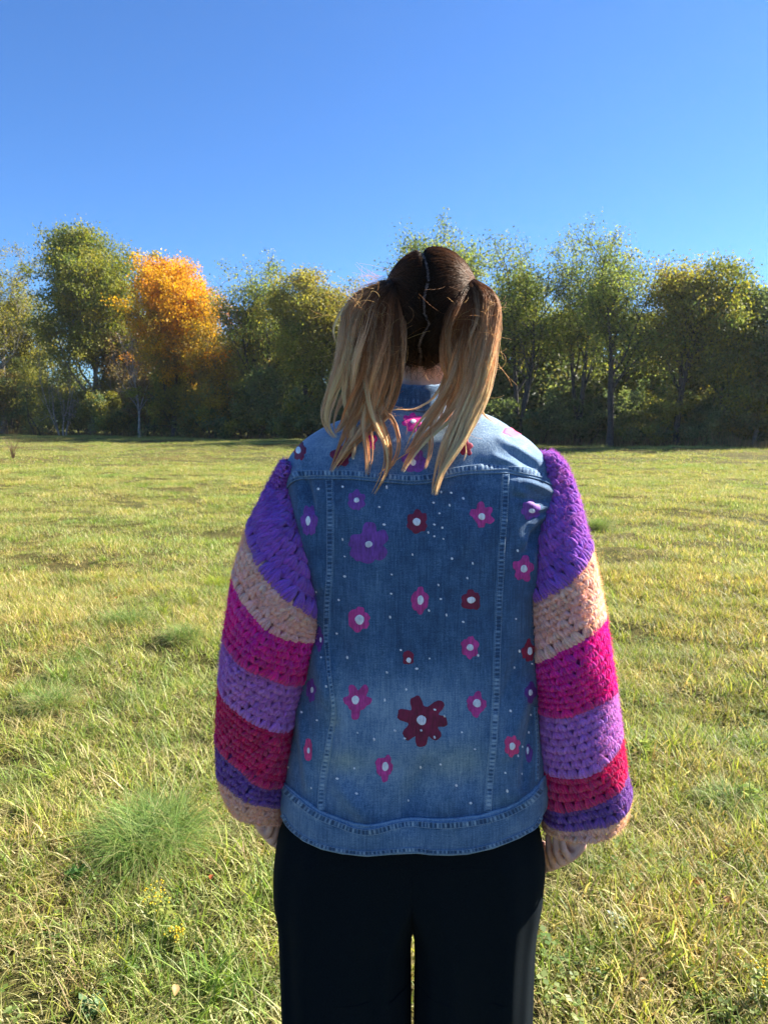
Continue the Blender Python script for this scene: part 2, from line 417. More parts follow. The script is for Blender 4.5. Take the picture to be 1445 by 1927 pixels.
# shrubs at the wood's edge
S = [
 (12, 690, 58, 'brown', 'brownish shrub at the left end of the meadow edge'),
 (80, 668, 62, 'olive', 'rounded olive shrub below the broad green tree'),
 (150, 672, 52, 'olive', 'green shrub beside the rounded olive one, under bare grey twigs'),
 (215, 710, 50, 'olive', 'low speckled olive shrub left of the orange tree'),
 (280, 702, 54, 'brown', 'brownish shrub below the left half of the orange tree'),
 (345, 700, 52, 'olive', 'olive shrub straight below the orange tree trunk'),
 (405, 672, 50, 'gold', 'yellow leaved shrub at the lower right of the orange tree'),
 (465, 700, 50, 'olive', 'olive shrub right of the yellow leaved shrub'),
 (530, 680, 54, 'dark', 'dark wide shrub left of the person\'s shoulder'),
 (590, 690, 50, 'olive', 'olive shrub behind the person\'s left shoulder'),
 (650, 700, 50, 'dark', 'dark shrub behind the left pigtail'),
 (930, 730, 46, 'dark', 'dark shrub behind the person\'s right shoulder'),
 (1010, 735, 52, 'dark', 'dark shrub between the first two dark trunks right of the person'),
 (1095, 728, 50, 'dark', 'dark shrub at the foot of the tallest slender tree'),
 (1185, 725, 56, 'dark', 'dark shrub right of the leaning dark trunks'),
 (1262, 730, 50, 'olive', 'olive shrub under the yellow tinged tree'),
 (1335, 735, 52, 'dark', 'dark shrub under the tree with the yellow patch'),
 (1410, 738, 50, 'olive', 'pale speckled shrub at the right edge'),
]
for i, (px, top, hw, pal, lab) in enumerate(S):
    make_tree('shrub', lab, 'shrub', px, top, hw * 1.15, 'shrub', pal, 500 + i, 0.5 + (i % 3) * 0.8, 9500, 0.11 if px > 800 else 0.15, trunk_col=(0.07, 0.065, 0.06), low=0, pal2='dark', group='shrubs along the edge of the meadow', spread=1.3)
# bare grey twiggy saplings left of the orange tree
for i, (px, top, hw, lab) in enumerate([(118, 640, 34, 'leafless grey shrub between the olive shrub and the broad green tree'),
                                         (262, 600, 30, 'bare pale sapling with forked twigs just left of the orange tree')]):
    make_tree('bare_shrub', lab, 'shrub', px, top, hw, 'shrub' if i == 0 else 'sparse', 'brown', 700 + i, -1.5, 0, 0.1, trunk_col=(0.33, 0.29, 0.25), trunk_k=0.75, group='leafless shrubs')
# thicket deep in the wood: one mass nobody could count
rng = np.random.RandomState(99)
cen = []; cc = []
lobes = []
for k in range(240):
    px = rng.uniform(-250, 1700); lobes.append((px, rng.uniform(4, 16), rng.uniform(0.2, 1)))
for px, back, hh in lobes:
    Y = edge_y(px) + back
    topy = 640 + 60 * (1 - hh) - (20 if px > 900 else 0)
    H = P(px, topy, Y).z * rng.uniform(0.5, 1.0)
    n = 900
    c = rng.normal(0, 1, (n, 3)); c /= np.linalg.norm(c, axis=1)[:, None]; c *= rng.uniform(0.6, 1.05, (n, 1))
    c = c * np.array([2.0, 2.0, H / 2]) + np.array([P(px, 800, Y).x, Y, H / 2])
    cen.append(c); cc.append(np.array(PAL['dark'])[rng.randint(0, 4, n)] * rng.uniform(0.7, 1.3, (n, 1)))
cen = np.concatenate(cen); cc = np.concatenate(cc); k = cen[:, 2] > 0; cen = cen[k]; cc = cc[k]
V, Fc = leaf_quads(rng, cen, 0.26)
link('thicket', mesh_np('thicket', V, Fc, np.repeat(cc, 4, 0), False), M_LEAF, kind='stuff', label='dark thicket filling the wood behind the meadow trees', cat='thicket')
# dry tall weeds along the foot of the wood
n = 9000
px = rng.uniform(-250, 1700, n); Y = np.array([edge_y(p) for p in px]) + rng.uniform(-0.9, 2.5, n)
x = (px - 722.5) / F_PX * Y * 1.0
h = rng.uniform(0.25, 0.95, n) * (0.55 + 0.45 * np.sin(px * 0.02) ** 2); lean = rng.normal(0, 0.15, (n, 2)); wd = rng.uniform(0.012, 0.035, n)
z0 = gz(x, Y) - 0.02
a = rng.uniform(0, np.pi, n); ox = np.cos(a) * wd; oy = np.sin(a) * wd
V = np.stack([np.stack([x - ox, Y - oy, z0], 1), np.stack([x + ox, Y + oy, z0], 1),
              np.stack([x + lean[:, 0] * h + ox * .3, Y + lean[:, 1] * h, z0 + h], 1), np.stack([x + lean[:, 0] * h - ox * .3, Y + lean[:, 1] * h, z0 + h], 1)], 1).reshape(-1, 3)
wc = np.array([(0.22, 0.15, 0.07), (0.16, 0.10, 0.05), (0.10, 0.10, 0.03), (0.26, 0.2, 0.1)])[rng.randint(0, 4, n)]
link('dry_weeds', mesh_np('dry_weeds', V, np.arange(4 * n).reshape(-1, 4), np.repeat(wc, 4, 0), False), M_PLANT, kind='stuff', label='dry brown weeds along the foot of the wood', cat='weeds')

# ================================================================== GRASS
def blades(rng, n, R_, hmin, hmax, wid, flat=0.0, pal=None, curl=0.6, segs=3):
    rad = R_ * np.sqrt(rng.rand(n)); a = rng.uniform(0, 6.283, n)
    bx = rad * np.cos(a); by = rad * np.sin(a)
    L = rng.uniform(hmin, hmax, n) * rng.uniform(0.6, 1.0, n)
    az = rng.uniform(0, 6.283, n); tilt = np.abs(rng.normal(0.35, 0.3, n)) + flat * rng.uniform(0.6, 1.3, n)
    dx, dy = np.cos(az), np.sin(az)
    W = wid * rng.uniform(0.5, 1.3, n)
    V = []; p = np.stack([bx, by, -0.008 + 0 * bx], 1); t = tilt.copy()
    sd = az + np.pi / 2 + rng.normal(0, 0.5, n); sx, sy = np.cos(sd), np.sin(sd)
    for s in range(segs + 1):
        f = s / segs; ww = W * (1 - f ** 1.6) + 0.0002
        off = np.stack([sx * ww, sy * ww, 0 * ww], 1)
        V.append(p - off); V.append(p + off)
        p = p + np.stack([dx * np.sin(t), dy * np.sin(t), np.cos(t)], 1) * (L / segs)[:, None]
        p[:, 2] = np.maximum(p[:, 2], 0.004)
        t = np.minimum(t + curl * rng.uniform(0.2, 1.0, n), 2.2)
    V = np.stack(V, 1)                  # n, 2*(segs+1), 3
    m = 2 * (segs + 1)
    fb = np.array([[2*s, 2*s+1, 2*s+3, 2*s+2] for s in range(segs)])
    Fc = (np.arange(n)[:, None, None] * m + fb[None]).reshape(-1, 4)
    pal = np.array(pal); c = pal[rng.randint(0, len(pal), n)] * rng.uniform(0.75, 1.3, (n, 1))
    tipc = np.array([0.30, 0.24, 0.10])
    colr = np.repeat(c[:, None], m, 1); f = (np.arange(m) // 2 / segs)[None, :, None] ** 2 * rng.uniform(0, 0.5, (n, 1, 1))
    colr = colr * (1 - f) + tipc * f
    return V.reshape(-1, 3), Fc, colr.reshape(-1, 3)
GREEN = [(0.22, 0.30, 0.05), (0.29, 0.35, 0.06), (0.15, 0.23, 0.045), (0.36, 0.40, 0.07), (0.25, 0.30, 0.08)]
STRAW = [(0.50, 0.44, 0.21), (0.42, 0.36, 0.16), (0.58, 0.53, 0.30), (0.38, 0.35, 0.13), (0.30, 0.22, 0.11)]
MIXP = GREEN * 3 + STRAW * 2
protos = bpy.data.collections.new('grass_blades')
def proto(name, parts):
    mb = MB()
    for V, Fc, cl in parts: mb.add(V, Fc, cl)
    o = bpy.data.objects.new(name, mb.mesh(name, False)); o.data.materials.append(M_GRASS); protos.objects.link(o)
rg = np.random.RandomState(5)
for k in range(4):                       # near: index 0-3 mixed green
    proto('a%d_patch' % k, [blades(rg, 62, 0.11, 0.04, 0.12, 0.0020, 0.15, MIXP, 0.5, 3), blades(rg, 34, 0.12, 0.04, 0.10, 0.0014, 0.8, STRAW, 0.35, 3)])
for k in range(2):                       # 4-5 straw thatch
    proto('b%d_patch' % k, [blades(rg, 60, 0.12, 0.04, 0.13, 0.0013, 0.9, STRAW, 0.3, 3), blades(rg, 30, 0.1, 0.03, 0.09, 0.0019, 0.2, GREEN, 0.5, 3)])
for k in range(2):                       # 6-7 lush tuft
    proto('c%d_patch' % k, [blades(rg, 80, 0.05, 0.08, 0.17, 0.0024, 0.1, GREEN, 0.45, 4), blades(rg, 12, 0.05, 0.1, 0.2, 0.0012, 0.3, STRAW, 0.3, 4)])
for k in range(3):                       # 8-10 mid distance
    proto('d%d_patch' % k, [blades(rg, 190, 0.28, 0.04, 0.085, 0.0024, 0.2, MIXP, 0.5, 2), blades(rg, 70, 0.28, 0.04, 0.09, 0.0022, 0.8, STRAW, 0.3, 2)])
for k in range(2):                       # 11-12 mid tuft
    proto('e%d_patch' % k, [blades(rg, 90, 0.14, 0.10, 0.20, 0.0036, 0.15, GREEN, 0.5, 3)])
for k in range(3):                       # 13-15 far
    proto('f%d_patch' % k, [blades(rg, 260, 0.8, 0.04, 0.09, 0.007, 0.3, MIXP, 0.5, 1)])
# 16-17 broad leaved ground plants (clover like)
for k in range(2):
    mb = MB()
    for q in range(26):
        a = rg.uniform(0, 6.28); r_ = 0.09 * math.sqrt(rg.rand()); c = np.array([r_ * math.cos(a), r_ * math.sin(a), rg.uniform(0.012, 0.05)])
        for l3 in range(3):
            b = a + l3 * 2.09 + rg.normal(0, .2); d = np.array([math.cos(b), math.sin(b), rg.uniform(-.1, .4)]); s_ = np.array([-math.sin(b), math.cos(b), 0]); ll = rg.uniform(0.008, 0.014)
            V = np.array([c, c + d * ll * .6 + s_ * ll * .45, c + d * ll, c + d * ll * .6 - s_ * ll * .45]); mb.add(V, [[0, 1, 2, 3]], np.array([(0.10, 0.16, 0.03), (0.15, 0.2, 0.045), (0.22, 0.27, 0.09)][rg.randint(0, 3)]))
    o = bpy.data.objects.new('g%d_patch' % k, mb.mesh('g%d_patch' % k, False)); o.data.materials.append(M_GRASS); protos.objects.link(o)
def scatter(y0, y1, dens, marg):
    A = []; 
    n = int(dens * (y1 - y0) * 2 * (0.55 * y1 + marg))
    y = y0 + (y1 - y0) * rg.rand(n); x = rg.uniform(-1, 1, n) * (0.55 * y1 + marg)
    k = np.abs(x) < 0.55 * y + marg
    return x[k], y[k]
pts = []; idx = []; scl = []; rot = []
def put(xs, ys, ids, s):
    n = len(xs); z = gz(xs, ys); pts.append(np.stack([xs, ys, z], 1)); idx.append(ids); scl.append(s); rot.append(np.stack([rg.normal(0, .08, n), rg.normal(0, .08, n), rg.uniform(0, 6.28, n)], 1))
def pn(x, y, s=1.0, ph=0.0):             # soft patch noise
    return (np.sin(x * 1.9 * s + 1.3 * np.sin(y * 1.1 * s + ph) + ph) + np.sin(y * 2.3 * s - 1.7 * np.sin(x * 1.3 * s + ph))) / 2
x, y = scatter(0.7, 6.5, 160, 2.2)
r_ = rg.rand(len(x)); dry = pn(x, y, 1.7) * 0.5 + 0.5
ids = np.where(r_ < 0.12 + 0.30 * dry, rg.randint(4, 6, len(x)), rg.randint(0, 4, len(x)))
put(x, y, ids, rg.uniform(0.7, 1.35, len(x)) * (1 + 0.25 * pn(x, y, 3.1, 2)))
x, y = scatter(0.7, 7, 7, 2.2); k = rg.rand(len(x)) < 0.35 + 0.6 * (pn(x, y, 2.2, 4) > 0.1); x, y = x[k], y[k]
put(x, y, rg.randint(6, 8, len(x)), rg.uniform(0.45, 1.15, len(x)))
x, y = scatter(0.7, 5, 4, 1.3); put(x, y, rg.randint(16, 18, len(x)), rg.uniform(0.8, 1.5, len(x)))
x, y = scatter(5.5, 22, 21, 4.5); put(x, y, rg.randint(8, 11, len(x)), rg.uniform(0.7, 1.25, len(x)) * (1 + 0.3 * pn(x, y, 1.1, 1)))
x, y = scatter(6, 26, 1.1, 2.0); put(x, y, rg.randint(11, 13, len(x)), rg.uniform(0.4, 0.95, len(x)))
x, y = scatter(18, 85, 2.0, 12.0); put(x, y, rg.randint(13, 16, len(x)), rg.uniform(0.7, 1.15, len(x)))
pts = np.concatenate(pts); idx = np.concatenate(idx); scl = np.concatenate(scl); rot = np.concatenate(rot)
gm = bpy.data.meshes.new('grass'); gm.vertices.add(len(pts)); gm.vertices.foreach_set('co', pts.astype(np.float32).ravel())
a = gm.attributes.new('pick', 'INT', 'POINT'); a.data.foreach_set('value', idx.astype(np.int32))
add_float(gm, 'scl', scl)
a = gm.attributes.new('rot', 'FLOAT_VECTOR', 'POINT'); a.data.foreach_set('vector', rot.astype(np.float32).ravel())
grass = link('grass', gm, M_GRASS, kind='stuff', label='short meadow grass mixed with dry straw', cat='grass')
ng = bpy.data.node_groups.new('scatter_grass', 'GeometryNodeTree')
ng.interface.new_socket('Geometry', in_out='INPUT', socket_type='NodeSocketGeometry')
ng.interface.new_socket('Geometry', in_out='OUTPUT', socket_type='NodeSocketGeometry')
gi = ng.nodes.new('NodeGroupInput'); go = ng.nodes.new('NodeGroupOutput')
ip = ng.nodes.new('GeometryNodeInstanceOnPoints'); ci = ng.nodes.new('GeometryNodeCollectionInfo')
ci.inputs['Collection'].default_value = protos; ci.inputs['Separate Children'].default_value = True; ci.inputs['Reset Children'].default_value = True
def gattr(nm, ty):
    n_ = ng.nodes.new('GeometryNodeInputNamedAttribute'); n_.data_type = ty; n_.inputs['Name'].default_value = nm
    return [o for o in n_.outputs if o.enabled and o.name == 'Attribute'][0]
ng.links.new(gi.outputs[0], ip.inputs['Points']); ng.links.new(ci.outputs[0], ip.inputs['Instance'])
ip.inputs['Pick Instance'].default_value = True
ng.links.new(gattr('pick', 'INT'), ip.inputs['Instance Index'])
e2r = ng.nodes.new('FunctionNodeEulerToRotation'); ng.links.new(gattr('rot', 'FLOAT_VECTOR'), e2r.inputs[0]); ng.links.new(e2r.outputs[0], ip.inputs['Rotation'])
ng.links.new(gattr('scl', 'FLOAT'), ip.inputs['Scale'])
ng.links.new(ip.outputs[0], go.inputs[0])
md = grass.modifiers.new('scatter', 'NODES'); md.node_group = ng

# ================================================================== PERSON
YC = 1.32
person = empty('person', (P(790, 1500, YC).x, YC, 0), 'person seen from behind in a flower painted denim jacket with striped crochet sleeves', 'person')
def part(name, me, m, parent=person, label=None, kind=None):
    o = link(name, me, m)
    # all meshes are in world coordinates; keep them there under the parent
    o.parent = parent
    M_ = Matrix.Identity(4)
    p_ = parent
    while p_ is not None: M_ = Matrix.Translation(p_.location) @ M_; p_ = None
    o.matrix_parent_inverse = Matrix.Translation(person.location).inverted() if parent is person else Matrix.Identity(4)
    if label: o['label'] = label
    if kind: o['kind'] = kind
    return o

# ---------------- torso surface S(theta, t): theta 270deg (=-90) faces the camera
TR = [  # photo row, left x, right x, half depth, centre y offset
 (742, 752, 842, .052, .006), (762, 738, 858, .056, .006), (774, 706, 892, .062, .006), (786, 664, 924, .070, .004), (797, 630, 944, .078, .003), (812, 600, 966, .086, .002), (832, 572, 995, .096, 0.0),
 (860, 548, 1020, .106, 0), (890, 538, 1036, .116, 0), (930, 536, 1040, .126, 0), (980, 545, 1034, .133, 0), (1050, 560, 1020, .137, 0),
 (1150, 566, 1014, .138, 0), (1250, 560, 1016, .140, 0), (1350, 547, 1020, .145, 0), (1430, 538, 1024, .148, 0), (1500, 531, 1026, .149, 0), (1560, 530, 1024, .148, 0)]
TR = np.array(TR, float)
tz = np.array([P(722, r[0], YC).z for r in TR])
txl = np.array([P(r[1], r[0], YC).x for r in TR]); txr = np.array([P(r[2], r[0], YC).x for r in TR])
tt = np.arange(len(TR), dtype=float)
# folds: (x1,y1,x2,y2,width px,amp m)
FOLDS = [(560, 905, 600, 1100, 16, .006), (575, 900, 590, 960, 7, -.004), (600, 1230, 628, 1340, 20, .007), (628, 1340, 607, 1500, 16, -.003),
         (565, 1330, 580, 1480, 9, .003), (548, 1350, 565, 1500, 8, -.002), (700, 1550, 640, 1480, 18, .004), (760, 1540, 800, 1450, 22, -.004), (850, 1540, 840, 1400, 24, .003),
         (1035, 925, 975, 905, 9, .005), (1030, 945, 970, 935, 7, -.003), (1040, 935, 1005, 985, 9, .003), (1020, 990, 992, 1040, 9, -.007), (1030, 960, 1000, 975, 6, -.004),
         (992, 1020, 1006, 1110, 10, .004), (955, 900, 1010, 960, 10, .003), (990, 1290, 955, 1420, 12, .004), (1003, 1330, 985, 1480, 8, -.004), (975, 1240, 940, 1330, 10, -.002),
         (940, 830, 1010, 870, 8, .0025), (960, 850, 1030, 895, 7, -.003), (930, 860, 990, 890, 7, .002), (900, 870, 960, 880, 6, -.002),
         (640, 1000, 640, 1300, 25, -.002), (930, 950, 900, 1300, 35, -.002), (850, 930, 880, 1030, 14, .0016), (870, 920, 910, 1000, 9, -.0014), (580, 850, 560, 900, 10, .002), (720, 1450, 900, 1480, 30, -.003),
         (790, 880, 790, 1500, 60, -.002)]
def fold_disp(px, py):
    d = np.zeros(px.shape)
    for x1, y1, x2, y2, wd, am in FOLDS:
        dx, dy = x2 - x1, y2 - y1; L2 = dx * dx + dy * dy
        u = ((px - x1) * dx + (py - y1) * dy) / L2
        uc = np.clip(u, 0, 1); q = np.hypot(px - x1 - uc * dx, py - y1 - uc * dy)
        d += 2.1 * am * np.exp(-(q / wd) ** 2) * (0.55 + 0.45 * np.sin(np.pi * uc))
    # light crumple of worn cotton
    d += 0.0007 * np.sin(px * .061 + 2.1 * np.sin(py * .013)) * np.sin(py * .019 + 1.7 * np.sin(px * .021)) + 0.0004 * np.sin(px * .13 + py * .045 + 1.5 * np.sin(py * .03))
    return d
def S0(th_, t):
    z = cr(t, tt, tz); xl = cr(t, tt, txl); xr = cr(t, tt, txr); b = cr(t, tt, TR[:, 3]); yo = cr(t, tt, TR[:, 4])
    a = (xr - xl) / 2; cx = (xr + xl) / 2
    n = 2 / 2.35
    c, s = np.cos(th_), np.sin(th_)
    return np.stack([cx + a * np.sign(c) * np.abs(c) ** n, YC + yo + b * np.sign(s) * np.abs(s) ** n, z + 0 * c], -1)
def S(th_, t, off=0.0):
    p = S0(th_, t); e = 1e-3
    du = S0(th_ + e, t) - S0(th_ - e, t); dv = S0(th_, np.minimum(t + e * 5, tt[-1])) - S0(th_, np.maximum(t - e * 5, 0))
    nrm = np.cross(dv, du); nrm /= np.linalg.norm(nrm, axis=-1)[..., None] + 1e-12
    # outward check
    ctr = np.stack([np.full(p.shape[:-1], np.interp(0, [0], [0])), np.full(p.shape[:-1], YC), p[..., 2]], -1)
    ctr[..., 0] = (cr(t, tt, txl) + cr(t, tt, txr)) / 2
    sg = np.sign(((p - ctr) * nrm).sum(-1)); sg[sg == 0] = 1; nrm = nrm * sg[..., None]
    px, py = proj(p)
    back = np.clip(-nrm[..., 1] * 2.2, 0, 1)
    d = fold_disp(px, py) * back + off
    return p + nrm * d[..., None], nrm
NTH, NT = 520, 560
thg = np.linspace(0, 2 * np.pi, NTH, endpoint=False); tg = np.linspace(0, tt[-1], NT)
Pg, Ng = S(thg[None, :] + 0 * tg[:, None], tg[:, None] + 0 * thg[None, :])
PX, PY = proj(Pg)
# boundaries, as photo polylines -> t at each theta
YOKE = np.array([(522, 945), (538, 922), (553, 905), (566, 901), (589, 900), (624, 900), (666, 901), (699, 904), (744, 908), (777, 910), (810, 907), (835, 900), (875, 892), (912, 890), (959, 891), (989, 897), (1019, 905), (1039, 914), (1055, 925)], float)
WBT = np.array([(520, 1455), (536, 1472), (560, 1493), (596, 1520), (619, 1531), (643, 1540), (667, 1549), (691, 1552), (715, 1549), (739, 1543), (774, 1538), (820, 1540), (855, 1539), (903, 1533), (951, 1519), (975, 1507), (999, 1490), (1013, 1474), (1026, 1455), (1040, 1440)], float)
WBB = np.array([(520, 1500), (529, 1520), (536, 1540), (548, 1560), (572, 1581), (607, 1597), (643, 1605), (691, 1610), (739, 1606), (786, 1604), (808, 1607), (844, 1608), (879, 1606), (927, 1595), (975, 1576), (1004, 1559), (1013, 1543), (1025, 1521), (1035, 1500)], float)
def t_of_line(line, back_only=True):
    out = np.zeros(NTH)
    for j in range(NTH):
        yl = np.interp(PX[:, j], line[:, 0], line[:, 1]); f = PY[:, j] - yl
        k = np.nonzero((f[:-1] < 0) & (f[1:] >= 0))[0]
        k = k[-1] if len(k) else NT - 2
        a = f[k] / (f[k] - f[k + 1] + 1e-9); out[j] = tg[k] + np.clip(a, 0, 1) * (tg[1] - tg[0])
    # front half: join the two side values smoothly
    s_ = np.sin(thg); bk = s_ < -0.10
    jb = np.nonzero(bk)[0]; j0, j1 = jb[0], jb[-1]
    L0, L1 = out[j0], out[j1]
    fr = np.r_[np.arange(j1 + 1, NTH), np.arange(0, j0)]
    out[fr] = np.linspace(L1, L0, len(fr) + 2)[1:-1]
    return out
TY, TWT, TWB = t_of_line(YOKE), t_of_line(WBT), t_of_line(WBB)
def per(arr, th_): return np.interp(np.mod(th_, 2 * np.pi), np.r_[thg, 2 * np.pi], np.r_[arr, arr[0]])
ff = grid_faces(NT, NTH, True)
bvh = BVHTree.FromPolygons([tuple(v) for v in Pg.reshape(-1, 3)], [tuple(int(q) for q in f) for f in ff])
def hit(px, py, off=0.0):
    d = ray(px, py).normalized()
    loc, nr, fi, dist = bvh.ray_cast(Vector((0, 0, CAM_H)), d)
    if loc is None: return None
    if nr.dot(d) > 0: nr = -nr
    return loc + nr * off, nr, fi
def theta_of(px, py):
    h = hit(px, py)
    if h is None: return None
    i, j = divmod(h[2], NTH); return thg[j], tg[i]

# worn denim: pale where rubbed, darker indigo elsewhere, a few yellow-green stains
def wear_shade(px, py):
    f = 0.20 + 0 * px
    f += 0.45 * np.clip((902 - py) / 60, 0, 1) * np.clip((905 - py) / 10, 0, 1)
    f += 0.50 * np.exp(-(((px - 770) / 150) ** 2 + ((py - 1330) / 75) ** 2))
    f += 0.42 * np.exp(-(((px - 720) / 210) ** 2 + ((py - 1455) / 70) ** 2))
    f += 0.22 * np.exp(-(((px - 640) / 25) ** 2 + ((py - 1330) / 110) ** 2))
    f += 0.16 * np.exp(-(((px - 900) / 60) ** 2 + ((py - 1420) / 100) ** 2))
    f += 0.10 * np.exp(-(((px - 700) / 60) ** 2 + ((py - 1130) / 300) ** 2))
    f -= 0.10 * np.exp(-(((px - 700) / 120) ** 2 + ((py - 1230) / 50) ** 2))
    f += 0.18 * np.exp(-(((px - 960) / 80) ** 2 + ((py - 905) / 30) ** 2))
    return f
def stain(px, py):
    s = 0.9 * np.exp(-(((px - 650) / 55) ** 2 + ((py - 1432) / 24) ** 2)) + 0.8 * np.exp(-(((px - 865) / 60) ** 2 + ((py - 1425) / 30) ** 2))
    s += 0.5 * np.exp(-(((px - 780) / 45) ** 2 + ((py - 1475) / 25) ** 2)) + 0.4 * np.exp(-(((px - 632) / 12) ** 2 + ((py - 1310) / 50) ** 2)) + 0.6 * np.exp(-(((px - 960) / 35) ** 2 + ((py - 1508) / 12) ** 2))
    return np.clip(s, 0, 1)
def denim_material():
    m, t, b = mat('denim')
    tc = N(t, 'ShaderNodeNewGeometry')
    fa = N(t, 'ShaderNodeAttribute', attribute_name='wear_shade'); st = N(t, 'ShaderNodeAttribute', attribute_name='stain')
    mp = N(t, 'ShaderNodeMapping'); mp.inputs['Scale'].default_value = (1, 1, 0.05); t.links.new(tc.outputs['Position'], mp.inputs['Vector'])
    n1 = N(t, 'ShaderNodeTexNoise', Scale=420.0, Detail=3.0, Roughness=0.6); t.links.new(mp.outputs[0], n1.inputs['Vector'])
    n2 = N(t, 'ShaderNodeTexNoise', Scale=900.0, Detail=2.0, Roughness=0.7); t.links.new(tc.outputs['Position'], n2.inputs['Vector'])
    n3 = N(t, 'ShaderNodeTexNoise', Scale=26.0, Detail=5.0, Roughness=0.6); t.links.new(tc.outputs['Position'], n3.inputs['Vector'])
    mp2 = N(t, 'ShaderNodeMapping'); mp2.inputs['Scale'].default_value = (0.1, 0.1, 1); t.links.new(tc.outputs['Position'], mp2.inputs['Vector'])
    n4 = N(t, 'ShaderNodeTexNoise', Scale=600.0, Detail=2.0); t.links.new(mp2.outputs[0], n4.inputs['Vector'])
    f = math_(t, 'ADD', fa.outputs['Fac'], math_(t, 'MULTIPLY', math_(t, 'SUBTRACT', n1.outputs['Fac'], 0.5), 0.75))
    f = math_(t, 'ADD', f, math_(t, 'MULTIPLY', math_(t, 'SUBTRACT', n2.outputs['Fac'], 0.5), 1.3))
    f = math_(t, 'ADD', f, math_(t, 'MULTIPLY', math_(t, 'SUBTRACT', n4.outputs['Fac'], 0.5), 0.35))
    f = math_(t, 'ADD', f, math_(t, 'MULTIPLY', math_(t, 'SUBTRACT', n3.outputs['Fac'], 0.5), 0.6))
    r = ramp(t, f, [(0.0, (0.018, 0.052, 0.115)), (0.3, (0.044, 0.118, 0.230)), (0.6, (0.125, 0.225, 0.35)), (1.0, (0.31, 0.42, 0.51))])
    c = mix(t, math_(t, 'MULTIPLY', st.outputs['Fac'], 0.6), r.outputs['Color'], mix(t, 1.0, r.outputs['Color'], (1.5, 1.15, 0.6), 'MULTIPLY'))
    t.links.new(c, b.inputs['Base Color'])
    b.inputs['Roughness'].default_value = 0.92; b.inputs['Specular IOR Level'].default_value = 0.2
    b.inputs['Sheen Weight'].default_value = 0.25; b.inputs['Sheen Roughness'].default_value = 0.6
    bm = N(t, 'ShaderNodeBump', Strength=0.55, Distance=0.0012)
    h = math_(t, 'ADD', n1.outputs['Fac'], math_(t, 'ADD', n2.outputs['Fac'], math_(t, 'MULTIPLY', n3.outputs['Fac'], 2.0)))
    t.links.new(h, bm.inputs['Height']); t.links.new(bm.outputs[0], b.inputs['Normal'])
    return m
M_DENIM = denim_material()
def denim_mesh(name, V, F, dw=0.0, wv=None):
    V = np.asarray(V).reshape(-1, 3); me = mesh_np(name, V, F)
    px, py = proj(V)
    wr = wear_shade(px, py) + dw
    if wv is not None: wr = wr + np.asarray(wv).ravel()
    wr = np.where(V[:, 1] > YC + 0.02, 0.35 + dw, wr)
    add_float(me, 'wear_shade', wr); add_float(me, 'stain', np.where(V[:, 1] > YC, 0, stain(px, py)))
    return me
def solid_patch(name, TH, TT, off, thick, rim_t=None, dw=0.0, wv=None, closed=False):
    """cloth panel: grid of (theta,t) params raised by off, with its hem folded inwards at both t ends"""
    A, _ = S(TH, TT, off)
    top, _ = S(TH[:1], TT[:1], off - thick); bot, _ = S(TH[-1:], TT[-1:], off - thick)
    G_ = np.concatenate([top, A, bot], 0)
    w_ = None
    if wv is not None: w_ = np.concatenate([wv[:1], wv, wv[-1:]], 0)
    return denim_mesh(name, G_, grid_faces(G_.shape[0], G_.shape[1], closed), dw, w_)

jacket = empty('denim_jacket', person.location, '', '')
for k_ in ('label', 'category'): del jacket[k_]
jacket.parent = person; jacket.location = (0, 0, 0)
def jpart(name, me, m, label=None, kind=None):
    o = link(name, me, m); o.parent = jacket; o.matrix_parent_inverse = Matrix.Translation(person.location).inverted()
    if label: o['label'] = label
    if kind: o['kind'] = kind
    return o
# princess seams
SL = np.array([(620, 903), (622, 950), (622, 1001), (621, 1068), (618, 1112), (616, 1156), (615, 1200), (617, 1228), (619, 1263), (624, 1299), (627.5, 1328), (627.6, 1352), (623, 1376), (616, 1419), (610, 1454), (606, 1490), (604, 1524)], float)
SR = np.array([(951, 893), (949.5, 929), (947, 979), (943, 1029), (941, 1079), (938, 1129), (936.5, 1179), (935.4, 1200), (934, 1252), (933, 1299), (930.6, 1347), (928, 1395), (924.7, 1430), (921, 1466), (918.7, 1502), (917.5, 1526)], float)
def theta_curve(line):
    q = [theta_of(x_, y_) for x_, y_ in spline(line, 60)]
    return np.array([a[0] for a in q]), np.array([a[1] for a in q])
sl_th, sl_t = theta_curve(SL); sr_th, sr_t = theta_curve(SR)
def panel(name, thL, thR, nu, label=None, off=0.0, dwf=0.0):
    nv = 240; u = np.linspace(0, 1, nu)[None, :]; v = np.linspace(0, 1, nv)[:, None]
    def bound(b, v_):                    # b: constant or (th, t) seam
        if isinstance(b, tuple):
            tA = per(TY, b[0][0]); tB = per(TWT, b[0][-1]); return np.interp(tA + (tB - tA) * v_, b[1], b[0])
        return b + 0 * v_
    L_ = bound(thL, v); R_ = bound(thR, v); TH = L_ + (R_ - L_) * u
    TA = per(TY, TH) - 0.10; TB = per(TWT, TH) + 0.12
    TT = TA + (TB - TA) * v
    edge = np.minimum(u, 1 - u) * 60 + 0 * v
    wv = -0.10 * np.exp(-(v * 18) ** 2) - 0.14 * np.exp(-((1 - v) * 30) ** 2) - 0.12 * np.exp(-(edge) ** 2) + dwf  # darker beside yoke, waistband and seams: occlusion put into the colour
    A, _ = S(TH, TT, off)
    return jpart(name, denim_mesh(name, A, grid_faces(nv, nu), 0, wv), M_DENIM, label)
tmpL = (sl_th, sl_t); tmpR = (sr_th, sr_t)
panel('back_panel', tmpL, tmpR, 200, 'wide centre back panel of faded denim painted with flowers')
panel('side_panel', np.pi, tmpL, 90)
